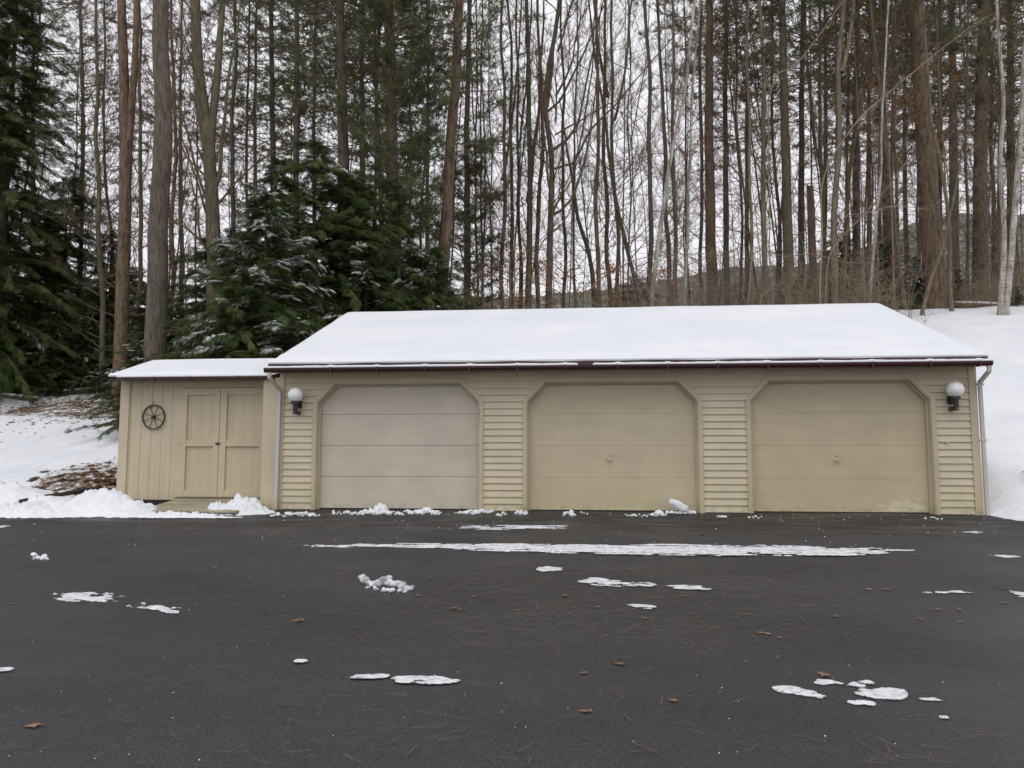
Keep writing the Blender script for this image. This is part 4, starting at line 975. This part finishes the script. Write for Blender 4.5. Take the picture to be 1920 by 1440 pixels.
MID = [  # x at y=560, x at 270, x at 0, width, depth, bark, label
 (765, 770, 776, 7, 15, 'bark_dark', 'thin dark tree left of the leaning thick brown pine'),
 (790, 795, 802, 7, 18, 'bark_brown', 'thin brown tree hidden behind the leaning brown pine'),
 (895, 893, 890, 5, 16, 'bark_dark', 'thin stem right of the slim pine by the leaning one'),
 (904, 900, 905, 5, 14, 'bark_dark', 'wiry dark stem over the right edge of the greyer door'),
 (920, 921, 916, 4, 20, 'bark_dark', 'pole thin stem over the siding beside the greyer door'),
 (941, 945, 940, 9, 14, 'bark_brown', 'brown trunk with dead leaves, left of a close group of three'),
 (960, 958, 952, 9, 16, 'bark_brown', 'middle trunk of a close group of three by dead leaves'),
 (976, 972, 968, 8, 18, 'bark_dark', 'right trunk of a close group of three by dead leaves'),
 (991, 990, 986, 14, 14, 'bark_dark', 'stout dark trunk over the left side of the middle door'),
 (1008, 1014, 1006, 10, 15, 'bark_brown', 'tall brown tree touching the branching wide tree on its left'),
 (1057, 1056, 1050, 8, 16, 'bark_dark', 'dark tree just right of the branching wide tree'),
 (1079, 1079, 1083, 6, 18, 'bark_tan', 'pale slim tree left of the leaning dark trunk'),
 (1123, 1121, 1119, 10, 14, 'bark_brown', 'straight reddish brown tree over the middle door handle'),
 (1143, 1132, 1134, 10, 16, 'bark_brown', 'brown tree just right of the straight reddish one'),
 (1158, 1146, 1146, 9, 15, 'bark_moss', 'mossy tree bent slightly, third of the trio above the handle'),
 (1177, 1178, 1181, 4, 13, 'bark_dark', 'very thin straight pole left of the lone dark straight trunk'),
 (1219, 1216, 1208, 11, 13, 'bark_dark', 'lone dark straight trunk with open sky on both sides'),
 (1256, 1247, 1231, 10, 16, 'bark_moss', 'mossy trunk crossed by the leaning white birch'),
 (1264, 1262, 1262, 9, 15, 'bark_tan', 'straight tan trunk just right of the leaning white birch'),
 (1291, 1283, 1280, 5, 19, 'bark_dark', 'thin dark stem between the two white birches over the middle door'),
 (1314, 1315, 1312, 8, 18, 'bark_moss', 'mossy slim trunk left of the thick dark pine'),
 (1389, 1384, 1382, 6, 17, 'bark_dark', 'slim dark tree over the left frame of the worn door'),
 (1410, 1406, 1400, 7, 14, 'bark_tan', 'pale tan sapling arching over the left frame of the worn door'),
 (1438, 1432, 1424, 11, 14.5, 'bark_tan', 'tan trunk left of the mossy swelling pine'),
 (1462, 1452, 1448, 7, 19, 'bark_dark', 'dark slim tree close left of the mossy swelling pine'),
 (1543, 1540, 1533, 9, 18, 'bark_moss', 'mossy slim tree right of the broken snag'),
 (1564, 1570, 1581, 12, 14, 'bark_tan', 'smooth tan beech with long pale side branches'),
 (1588, 1586, 1584, 7, 20, 'bark_dark', 'thin dark trunk right of the smooth tan beech'),
 (1647, 1648, 1650, 7, 23, 'bark_dark', 'dark stem left of the dark pine by the birch stem'),
 (1683, 1680, 1678, 6, 19, 'bark_tan', 'slim tan stem between birch stem and thickest pine'),
 (1722, 1720, 1716, 5, 16, 'bark_tan', 'slender tan sapling against the left side of the thickest pine'),
 (1815, 1812, 1815, 6, 20, 'bark_dark', 'thin dark stem left of the thick dark pine by birches'),
 (1862, 1860, 1850, 9, 27, 'bark_brown', 'brown trunk tucked behind the left birch'),
]
for k_, (a, b_, c_, w_, y, mt, lb) in enumerate(MID):
    fk = []
    if trng.random() < .5:
        fy = trng.uniform(120, 380); sg = trng.choice((-1, 1)); fx = a+(c_-a)*(555-fy)/555; dx = trng.uniform(14, 40)*sg
        fk = [([(fx, fy+14), (fx+dx*.35, fy-40), (fx+dx*.75, fy-130), (fx+dx, fy-240)], w_*.6)]
    tree('bare_tree', lb, y, [(a, 555), ((a+b_)/2+trng.uniform(-4, 4), 410), (b_+trng.uniform(-3, 3), 270), ((b_+c_)/2+trng.uniform(-4, 4), 130), (c_, 0)], w_*.9, mt, B(k_), forks=fk, brmat='twig_pale' if mt == 'bark_tan' else 'twig', H=21, bscale=(.85, 1))
tree('spreading_tree', 'bare tree with wide arching branches over the middle door', 13, [(1028, 560), (1033, 400), (1034, 290), (1022, 215), (1030, 120), (1048, 0)], 13, 'bark_dark', Wd(1),
     forks=[([(1034, 405), (1052, 395), (1070, 375), (1085, 330), (1105, 250), (1118, 150), (1122, 80)], 6), ([(1036, 280), (1060, 262), (1080, 235), (1095, 170), (1110, 100)], 6), ([(1036, 318), (1075, 306), (1110, 240), (1150, 200), (1180, 165)], 5), ([(1024, 212), (1050, 190), (1085, 120), (1110, 60)], 5), ([(1026, 200), (1034, 120), (1040, 60)], 6)])
tree('leaning_tree', 'dark leaning trunk tilting left over the middle door', 15, [(1112, 560), (1104, 470), (1085, 410), (1079, 380)], 10, 'bark_dark', None, H=9.2)
tree('leaning_tree', 'dark slim tree leaning left beside the lone dark straight trunk', 14, [(1196, 555), (1170, 440), (1150, 350), (1140, 290)], 8, 'bark_dark', B(2), H=15)
for lb, y, pts, w_ in (('white birch leaning right behind the right side of middle door', 12.5, [(1224, 566), (1240, 430), (1256, 300), (1270, 230), (1288, 150), (1300, 0)], 9),
                   ('pale upright birch just right of the leaning white birch', 13.5, [(1282, 568), (1287, 440), (1294, 300), (1296, 200), (1311, 0)], 7),
                   ('thin white birch stem right of the brown oak leaves', 13, [(1633, 558), (1643, 420), (1650, 300), (1656, 200), (1662, 90)], 5),
                   ('pale crooked birch beside the thickest brown pine', 14, [(1784, 575), (1783, 470), (1776, 380), (1758, 290), (1745, 230), (1740, 150)], 6),
                   ('left stem of the white birch pair at the right edge', 13, [(1877, 572), (1884, 465), (1876, 330), (1879, 180), (1872, 60), (1869, 0)], 8),
                   ('right stem of the white birch pair at the right edge', 13, [(1886, 576), (1896, 470), (1905, 340), (1914, 220), (1921, 100), (1930, 0)], 10)):
    tree('birch_tree', lb, y, pts, w_, 'bark_tan' if 'crooked' in lb else 'bark_birch', B(int(w_)), H=17, bscale=(.7, .9), brmat='twig_pale')
tree('leaning_sapling', 'thin curved sapling leaning across the thickest brown pine', 13.5, [(1730, 580), (1745, 520), (1765, 470), (1775, 430)], 6, 'bark_tan', None, H=6)
# broken snag
p_ = aty(1526, 560, 17); zb = T(p_.x, 17); pt = aty(1523, 345, 17); t = thing('broken_snag', 'reddish brown broken dead trunk with a jagged top', 'tree', (p_.x, 17, zb))
tb = MB(); n = 12; V = []; H_ = pt.z-zb
for j in range(9):
    for i in range(n):
        a = 2*math.pi*i/n; r = .17*(1-.25*j/8)*(1+.15*noise.noise(Vector((math.cos(a), math.sin(a), j*.7)))); z = H_*j/8-.1
        if j == 8: z += noise.noise(Vector((math.cos(a)*2, math.sin(a)*2, 5)))*.9
        V.append((r*math.cos(a), r*math.sin(a), z))
tb.add(V, [(j*n+i, j*n+(i+1) % n, (j+1)*n+(i+1) % n, (j+1)*n+i) for j in range(8) for i in range(n)]+[tuple(range(8*n, 9*n))])
obj('trunk', tb, M['bark_brown'], t, True, world=False)
# filler trees by region
BL = [branches(601+i, 21, 3+i*.7, 38, 2.6, 32, .05, 4, 2).mesh('branches') for i in range(3)]
protos = []
for i in range(10):
    H = 21; tm = trunk_mesh([(0, 0, -.2), (trng.gauss(0, .12), trng.gauss(0, .12), 5), (trng.gauss(0, .25), trng.gauss(0, .2), 11), (trng.gauss(0, .4), trng.gauss(0, .3), H)], [.085, .07, .05, .012], 7, i*7.3, 1.0)
    protos.append((tm.mesh('trunk'), (BL+PV+BL+WV)[i]))
for k_, (tm, _) in enumerate(protos): tm.materials.append(M[('bark_dark', 'bark_brown', 'bark_moss', 'bark_dark', 'bark_brown', 'bark_tan')[k_ % 6]]); tm.polygons.foreach_set('use_smooth', [True]*len(tm.polygons))
regions = [(-60, 200, 'left of the thick grey trunk', 10), (200, 480, 'around the thick grey trunk', 10), (480, 760, 'above the hemlocks by the shed', 10),
           (760, 980, 'above the greyer garage door', 15), (980, 1220, 'above the middle garage door', 7), (1220, 1420, 'between the middle and worn doors', 7), (1420, 1700, 'above the worn garage door', 27), (1700, 2000, 'behind the birch pair', 16)]
ANCH = [(30, 'very tall left hemlock'), (232, 'double trunked pine'), (295, 'thick grey trunk'), (398, 'mossy forked tree'), (510, 'dark pine left of the hemlock top'), (552, 'mossy pine behind the hemlock top'),
        (645, 'thick greyish pine'), (738, 'thick reddish pine'), (828, 'leaning thick brown pine'), (905, 'wiry stems over the greyer door'), (960, 'close group of three trunks'), (1028, 'wide branching tree'), (1079, 'pale slim tree over the middle door'),
        (1123, 'straight reddish brown tree'), (1177, 'very thin straight pole'), (1219, 'lone dark straight trunk'), (1250, 'leaning white birch'), (1285, 'pale upright birch'), (1335, 'thick dark pine'), (1389, 'slim tree over the worn door frame'),
        (1438, 'tan trunk over the worn door'), (1480, 'mossy swelling pine'), (1526, 'broken snag'), (1564, 'smooth tan beech'), (1607, 'dark pine by the oak leaves'), (1640, 'thin white birch stem'), (1683, 'slim tan stem'),
        (1754, 'thickest brown pine'), (1790, 'mossy pine near the birches'), (1838, 'thick dark pine near the birches'), (1881, 'white birch pair'), (1925, 'right picture edge')]
def beside(px):
    a_, nm = min(ANCH, key=lambda q: abs(q[0]-px)); return ('left of the ' if px < a_ else 'right of the ')+nm
rg = random.Random(9)
for x0, x1, where, cnt in regions:
    for i in range(cnt):
        px = x0+(x1-x0)*(i+rg.random())/cnt; y = rg.choice((rg.uniform(15, 26), rg.uniform(24, 48), rg.uniform(16, 36))); p_ = aty(px, 500, y); k_ = rg.randrange(10)
        slim = rg.random() < .84; s = rg.uniform(.3, .6) if slim else rg.uniform(.75, 1.1)
        o = bpy.data.objects.new('background_tree', None); col.objects.link(o); o.location = (p_.x, y, T(p_.x, y)-.05); o.rotation_euler = (rg.gauss(0, .045), rg.gauss(0, .055), rg.uniform(0, 6.28))
        pb = Vector((p_.x, y, T(p_.x, y)+3))-CAM; pxx = 960+FP*pb.dot(Rv)/pb.dot(Fv)
        tag(o, ('slim ' if slim else 'stout ')+('dark', 'brown', 'mossy', 'dark', 'brown', 'tan')[k_ % 6]+' tree '+('deep in woods ' if y > 27 else 'at wood edge ')+beside(pxx), 'tree', ('slim' if slim else 'stout')+' background trees')
        c = child('trunk', protos[k_][0], None, o); c.scale = (s, s, 1)
        c = child('branches', protos[k_][1], M['twig'], o); b_ = .6 if slim else .95; c.scale = (b_, b_, .95)
        o.scale = (1, 1, rg.uniform(.8, 1.1))
# far pines
for i, (px, y) in enumerate([(480, 24), (590, 22), (700, 27), (800, 30), (1400, 27), (1545, 29), (1630, 26), (1700, 30), (1760, 28), (1870, 33), (1930, 24), (60, 20), (150, 24), (340, 26)]):
    tree('background_pine', 'tall far green crowned pine '+beside(px), y, [(px, 500), (px+trng.uniform(-5, 5), 250), (px, 0)], 9, 'bark_dark', Pn(i), crown=i % 3, H=25, group='far pines')
# hemlocks
HM = [hemlock(501, 7.6, 2.6, 270, 42, snow=.012, slen=.27, droop=-.13, full=.55), hemlock(502, 4.4, 1.5, 200, 36, snow=.30, slen=.23, droop=-.09), hemlock(503, 15, 3.0, 430, 50, low=1.0, snow=.015, slen=.33, droop=-.12), hemlock(504, 3.2, 1.5, 110, 34, snow=.22, slen=.23, droop=-.09),
      hemlock(505, 5.5, 2.4, 210, 42, snow=.02, low=.5, full=.5, slen=.27, droop=-.11)]
ht = []
for H in (7.6, 4.4, 15, 3.2, 5.5):
    tb = TubeBuf(); tb.tube([(0, 0, -.2), (.03, 0, H*.5), (0, 0, H)], [.015+H*.012, .01+H*.006, .006], 8); ht.append(tb.mesh('trunk'))
def put_hemlock(k_, px, pytop, y, label, grp='hemlocks behind the shed', wide=1., name='hemlock_tree', cat='tree', mat='hemlock'):
    Hs = (7.6, 4.4, 15, 3.2, 5.5)[k_]; p_ = aty(px, pytop, y); zb = T(p_.x, y); s = (p_.z-zb)/Hs
    o = thing(name, label, cat, (p_.x, y, zb), grp); o.rotation_euler = (0, 0, trng.uniform(0, 6.28)); o.scale = (s*wide, s*wide, s)
    child('trunk', ht[k_], M['bark_dark'], o); child('twigs', HM[k_][0], M['twig'], o); child('foliage', HM[k_][1], M[mat], o)
    if HM[k_][2]: child('snow', HM[k_][2], M['snow'], o)
    return o
put_hemlock(0, 592, 268, 7.6, 'tallest dark hemlock behind the join of shed and garage', wide=.95)
put_hemlock(0, 520, 300, 9.0, 'dark hemlock shoulder to the left of the tallest one', wide=.85)
put_hemlock(0, 640, 325, 8.2, 'dark hemlock pressed against right side of the tallest one', wide=.85)
put_hemlock(0, 745, 350, 9.2, 'dark hemlock in front of the thick reddish pine foot', wide=.85)
put_hemlock(4, 805, 470, 8.8, 'low hemlock at the foot of the leaning brown pine', wide=.85)
put_hemlock(1, 440, 430, 9.4, 'dark hemlock below the mossy forked tree', wide=.8)
put_hemlock(1, 500, 362, 5.4, 'snow dusted pointed hemlock behind the shed roof', wide=1.0)
put_hemlock(0, 680, 318, 8.4, 'dark hemlock right of the tallest, over the roof left end', wide=.8)
put_hemlock(3, 688, 500, 7.9, 'small snow laden hemlock peeking over the left end of garage roof', wide=1.1)
put_hemlock(1, 772, 470, 8.6, 'drooping snow tipped hemlock right of the small snowy one', wide=.9)
put_hemlock(4, 400, 450, 8.5, 'green hemlock right of the thick grey trunk', wide=.95)
put_hemlock(4, 450, 520, 4.6, 'low dark hemlock directly behind the shed roof', wide=.8)
put_hemlock(3, 262, 640, 5.6, 'small snow edged hemlock just above the shed roof left end', wide=1.05)
put_hemlock(3, 560, 600, 4.6, 'low hemlock filling behind where shed roof meets garage', wide=1.5)
put_hemlock(2, 40, -120, 10.5, 'very tall hemlock at the left picture edge', 'hemlocks at the left edge', wide=1.0)
put_hemlock(2, -70, -200, 13, 'very tall hemlock beyond the left edge one', 'hemlocks at the left edge', wide=1.0)
put_hemlock(0, 130, 330, 13, 'mid height hemlock right of the very tall left one', 'hemlocks at the left edge', wide=1.0)
put_hemlock(4, 10, 600, 11.0, 'low bushy hemlock cut by the left edge above the logs', 'hemlocks at the left edge', wide=.95)
put_hemlock(4, 95, 590, 10.9, 'low bushy hemlock just above the left slope litter', 'hemlocks at the left edge', wide=.9)
put_hemlock(3, 30, 640, 11.4, 'low hemlock at the left edge above the slope logs', 'hemlocks at the left edge', wide=1.3)
put_hemlock(3, 105, 625, 11.0, 'low hemlock behind the brown litter on the slope', 'hemlocks at the left edge', wide=1.3)
put_hemlock(4, 160, 600, 11.6, 'low bushy hemlock above the slope, left of the slope top tuft', 'hemlocks at the left edge', wide=.9)
put_hemlock(0, 205, 430, 12.6, 'feathery hemlock between tallest left one and double pine', 'hemlocks at the left edge', wide=.75)
put_hemlock(4, 285, 545, 10.5, 'bushy hemlock hiding the foot of the thick grey trunk', 'hemlocks at the left edge', wide=.85)
put_hemlock(0, 105, 400, 12.3, 'dense hemlock filling below the very tall left one', 'hemlocks at the left edge', wide=.95)
put_hemlock(0, 10, 420, 13.5, 'dense hemlock cut by the left picture edge', 'hemlocks at the left edge', wide=1.0)
put_hemlock(4, 240, 500, 13, 'bright green bushy hemlock left of the thick grey trunk', 'hemlocks at the left edge', wide=1.05)
put_hemlock(4, 165, 545, 12.2, 'bushy hemlock above the left snow slope', 'hemlocks at the left edge', wide=.9)
put_hemlock(4, 60, 560, 12.8, 'bushy hemlock below the very tall left one', 'hemlocks at the left edge', wide=1.0)
put_hemlock(4, 330, 560, 11, 'bushy hemlock behind the thick grey trunk', 'hemlocks at the left edge', wide=.9)
put_hemlock(3, 195, 680, 10.6, 'small hemlock tuft at the top of the snow slope by the shed', 'hemlocks at the left edge', wide=1.0)
put_hemlock(4, 1570, 440, 18.5, 'dark young hemlock over the worn door among tan trunks', 'young hemlocks above the roof', wide=.9)
put_hemlock(4, 1660, 455, 17.5, 'young hemlock left of the thickest brown pine', 'young hemlocks above the roof', wide=.9)
put_hemlock(1, 1715, 480, 15.8, 'narrow young hemlock touching the thickest brown pine', 'young hemlocks above the roof', wide=.8)
put_hemlock(3, 1788, 500, 19, 'small green hemlock right of the thickest brown pine', 'young hemlocks above the roof', wide=1.0)
put_hemlock(3, 1906, 535, 15, 'small snowy hemlock between birch pair and right edge', 'young hemlocks above the roof', wide=1.0)
put_hemlock(4, 1190, 520, 24, 'low far hemlock over the right side of middle door', 'young hemlocks above the roof', wide=1.1)
put_hemlock(4, 1500, 520, 21, 'low hemlock right of the mossy swelling pine', 'young hemlocks above the roof', wide=1.1)
o = put_hemlock(3, 1948, 832, .6, 'small snowy evergreen shrub at the right edge of the slope', 'shrubs', name='evergreen_shrub', cat='shrub', wide=1.0)
# young soft pines
yp = pine_crown(450, 7, 1.0, 60, 1.2, .9); yl = yp[0].mesh('crown_limbs'); yf = yp[1]
for px, pyt, y, lb in ((748, 300, 9.5, 'young soft green pine in front of the reddish pine'), (872, 285, 14, 'young soft pine beside the leaning brown pine'), (738, -60, 9.8, 'young pine reaching high against the reddish pine')):
    p_ = aty(px, pyt, y); zb = T(p_.x, y); s = (p_.z-zb)/7; o = thing('young_pine', lb, 'tree', (p_.x, y, zb), 'young pines'); o.scale = (min(s, 1.1), min(s, 1.1), s)
    tb = TubeBuf(); tb.tube([(0, 0, -.1), (0, 0, 7)], [.05, .008], 6); child('trunk', tb.mesh('trunk'), M['bark_moss'], o); child('limbs', yl, M['twig'], o); child('foliage', yf, M['pine'], o)
# young beeches with dead leaves
def beech(px, pyc, y, label, spread, n, rise=3.0, hgt=None):
    c = aty(px, pyc, y); zb = T(c.x, y); H = c.z-zb+rise*.5; o = thing('beech_sapling', label, 'tree', (c.x, y, zb), 'young beeches keeping dead leaves'); rg2 = random.Random(int(px)); tips = []
    tb = branches(int(px)+7, H, max(.3, H-rise*1.3), 16, spread, 25, .02, 5, 2, .012, .1, tips); tb.tube([(0, 0, -.1), (.05, 0, H*.5), (0, 0, H)], [.03, .02, .006], 6)
    child('trunk', tb.mesh('trunk'), M['twig_pale'], o); Ms = []
    cl = [rg2.choice(tips) for _ in range(max(6, n//22))]
    for i in range(n):
        t_ = rg2.choice(cl)+np.array([rg2.gauss(0, .16), rg2.gauss(0, .16), rg2.gauss(0, .12)]); Mx = np.eye(4); Mx[:3, :3] = np.array((Matrix.Rotation(rg2.uniform(0, 6), 3, 'Z') @ Matrix.Rotation(rg2.uniform(-1.6, 1.6), 3, 'Y') @ Matrix.Rotation(rg2.uniform(-1, 1), 3, 'X')))*rg2.uniform(.03, .06); Mx[:3, 3] = t_; Ms.append(Mx)
    V, L_f = stamp([(-1, 0, 0), (0, -.55, .1), (1, 0, 0), (0, .55, .1)], [(0, 1, 2, 3)], Ms); child('dead_leaves', mesh_from('dead_leaves', V, 4, L_f), M['dead_leaf'], o)
beech(1600, 70, 15, 'high clump of orange dead leaves right of the tan beech', 1.5, 420, 3)
beech(1660, 200, 14.5, 'orange dead leaves above the thin white birch stem', 1.4, 420, 2.6)
beech(1762, 190, 15, 'orange dead leaves against the thickest brown pine', 1.8, 420, 3.2)
beech(1630, 160, 16, 'rusty dead leaves between tan beech and birch stem', 1.5, 260, 3)
beech(955, 525, 11.5, 'dead leaves low over the middle of the roof ridge left part', 1.2, 300, 1.8)
beech(1010, 535, 11.8, 'low rusty leaves by the foot of the spreading tree', 1.2, 260, 1.6)
beech(1135, 545, 11.5, 'low rusty leaves under the reddish brown straight tree', 1.0, 240, 1.3)
beech(905, 535, 11.5, 'low rusty leaves over the right half of the greyer door', 1.1, 200, 1.4)
beech(1062, 538, 11.6, 'low rusty leaves left of the leaning dark trunk', 1.1, 240, 1.4)
beech(1238, 545, 11.6, 'low rusty leaves at the foot of the leaning white birch', 1.1, 160, 1.3)
beech(962, 385, 13, 'sparse orange leaves halfway up the close group of three', .7, 70, 1.6)
beech(1160, 440, 14, 'sparse leaves beside the bent mossy tree', .8, 60, 2)
# pale arching branches of the tan beech and friends
pb_ = [([(1545, 330), (1600, 235), (1680, 160), (1780, 80), (1850, 30)], 4, 'long pale branch rising right across the thickest brown pine'),
       ([(1560, 470), (1615, 405), (1665, 350), (1700, 300)], 3, 'pale rising branch below the brown oak leaves'),
       ([(1575, 415), (1625, 398), (1680, 385), (1740, 392)], 3, 'snow lined branch reaching right from the tan beech'),
       ([(1415, 470), (1470, 480), (1520, 475), (1590, 492), (1640, 490)], 3, 'long drooping pale branch over the worn door'),
       ([(1430, 555), (1450, 540), (1470, 545), (1480, 562)], 3, 'small arched branch touching the roof ridge snow'),
       ([(1110, 540), (1150, 510), (1200, 485), (1270, 478), (1400, 470)], 4, 'long pale branch arching over the snow roof middle'),
       ([(1446, 165), (1490, 120), (1540, 60), (1580, 0)], 3, 'thin pale branch rising right beside the mossy pine')]
for k_, (pts, w_, lb) in enumerate(pb_):
    y = 10.5+k_*.35; W = [aty(a, b_, y+i*.25) for i, (a, b_) in enumerate(pts)]; zb = T(W[0].x, y)
    foot = Vector((W[0].x-.25, y, zb-.1)); t = thing('leaning_sapling', 'thin sapling: '+lb if False else lb, 'tree', tuple(foot), 'pale arching saplings')
    r = w_*.3*(W[0]-CAM).length/FP; L_ = [Vector((0, 0, 0)), (W[0]-foot)*.5+Vector((-.08, 0, 0))]+[q_-foot for q_ in W]
    tb = trunk_mesh(L_, [r*1.3, r*1.15]+[r*(1-.14*i) for i in range(len(W))], 6, k_*3., .25); rg3 = random.Random(k_)
    for i in range(26):
        j = rg3.randrange(len(W)-1); b0 = (W[j].lerp(W[j+1], rg3.random())-foot); d = (W[j+1]-W[j]).normalized(); dd = np.array(d)+np.array([rg3.gauss(0, .4), rg3.gauss(0, .5), rg3.gauss(.1, .4)])
        tb.tube(wander(rg3, np.array(b0), dd/np.linalg.norm(dd), rg3.uniform(.3, 1.1), 4, .15, .02), np.linspace(.007, .003, 5), 3)
    child('stem', tb.mesh('stem'), M['twig_pale'], t)
# brush along the tree line
tmpl = []
for i in range(4):
    rg4 = random.Random(i+40); tb = TubeBuf()
    for s in range(5):
        az = rg4.uniform(0, 6.28); pl = wander(rg4, (rg4.gauss(0, .3), rg4.gauss(0, .3), -.05), dirv(az, rg4.uniform(1.0, 1.5)), rg4.uniform(1.2, 2.8), 6, .1, .03); tb.tube(pl, np.linspace(.010, .004, 7), 3)
        for k_ in range(11):
            j = rg4.randrange(1, 6); a2 = rg4.uniform(0, 6.28); tb.tube(wander(rg4, pl[j], dirv(a2, rg4.uniform(-.1, .9)), rg4.uniform(.3, 1.0), 3, .18, .02), (.005, .004, .0035, .002), 3)
    tmpl.append((np.concatenate(tb.V), np.concatenate(tb.L)))
AV = []; AL = []; nn_ = 0; rg5 = random.Random(8)
for i in range(460):
    if i >= 420: px = rg5.uniform(1700, 1990); y = rg5.uniform(14.8, 17)
    elif i < 240: px = rg5.uniform(760, 1960); y = rg5.uniform(10.8, 20) if px < 1700 else rg5.uniform(15.5, 24)
    else: px = rg5.uniform(-60, 760); y = rg5.uniform(11.5, 19)
    p_ = aty(px, 560, y); v, l = tmpl[i % 4]; a = rg5.uniform(0, 6.28); s = rg5.uniform(.6, 1.35) if i < 420 else rg5.uniform(.25, .6); c, s_ = math.cos(a)*s, math.sin(a)*s
    Rm = np.array([[c, -s_, 0], [s_, c, 0], [0, 0, s]]); AV.append(v @ Rm.T+np.array([p_.x, y, T(p_.x, y)])); AL.append(l+nn_); nn_ += len(v)
tag(link('brush', mesh_from('brush', np.concatenate(AV), 4, np.concatenate(AL)), M['twig_pale']), 'tangled bare undergrowth along the edge of the woods', 'undergrowth', kind='stuff')
# fallen logs
def log(pa, pb2, y0_, y1_, r, label, snow=True):
    a = aty(*pa, y0_); b_ = aty(*pb2, y1_); a.z = T(a.x, a.y)+r*.7; b_.z = T(b_.x, b_.y)+r*.9; mid = (a+b_)/2; mid.z = max(mid.z, T(mid.x, mid.y)+r*.6)
    o = thing('fallen_log', label, 'log', tuple(a), 'fallen logs'); tb = MB(); P_ = [a, (a+mid)/2, mid, (b_+mid)/2, b_]; tb.tube(P_, [r, r*.95, r*.9, r*.8, r*.6], 10); obj('wood', tb, M['bark_brown'], o, True)
    tb = MB(); tb.tube([q_+Vector((0, 0, r*.55)) for q_ in P_], [r*.7, r*.75, r*.7, r*.6, r*.4], 8); obj('snow_cap', tb, M['snow'], o, True)
log((1790, 562), (1870, 545), 16, 17.5, .13, 'snow capped fallen log left of the birch pair')
log((0, 722), (70, 727), 10.5, 10, .09, 'snow capped fallen log at the left edge under the hemlocks')
log((120, 735), (175, 728), 11, 11.4, .10, 'short dark fallen log at the top of the left snow slope')
print('script done', len(bpy.data.objects))
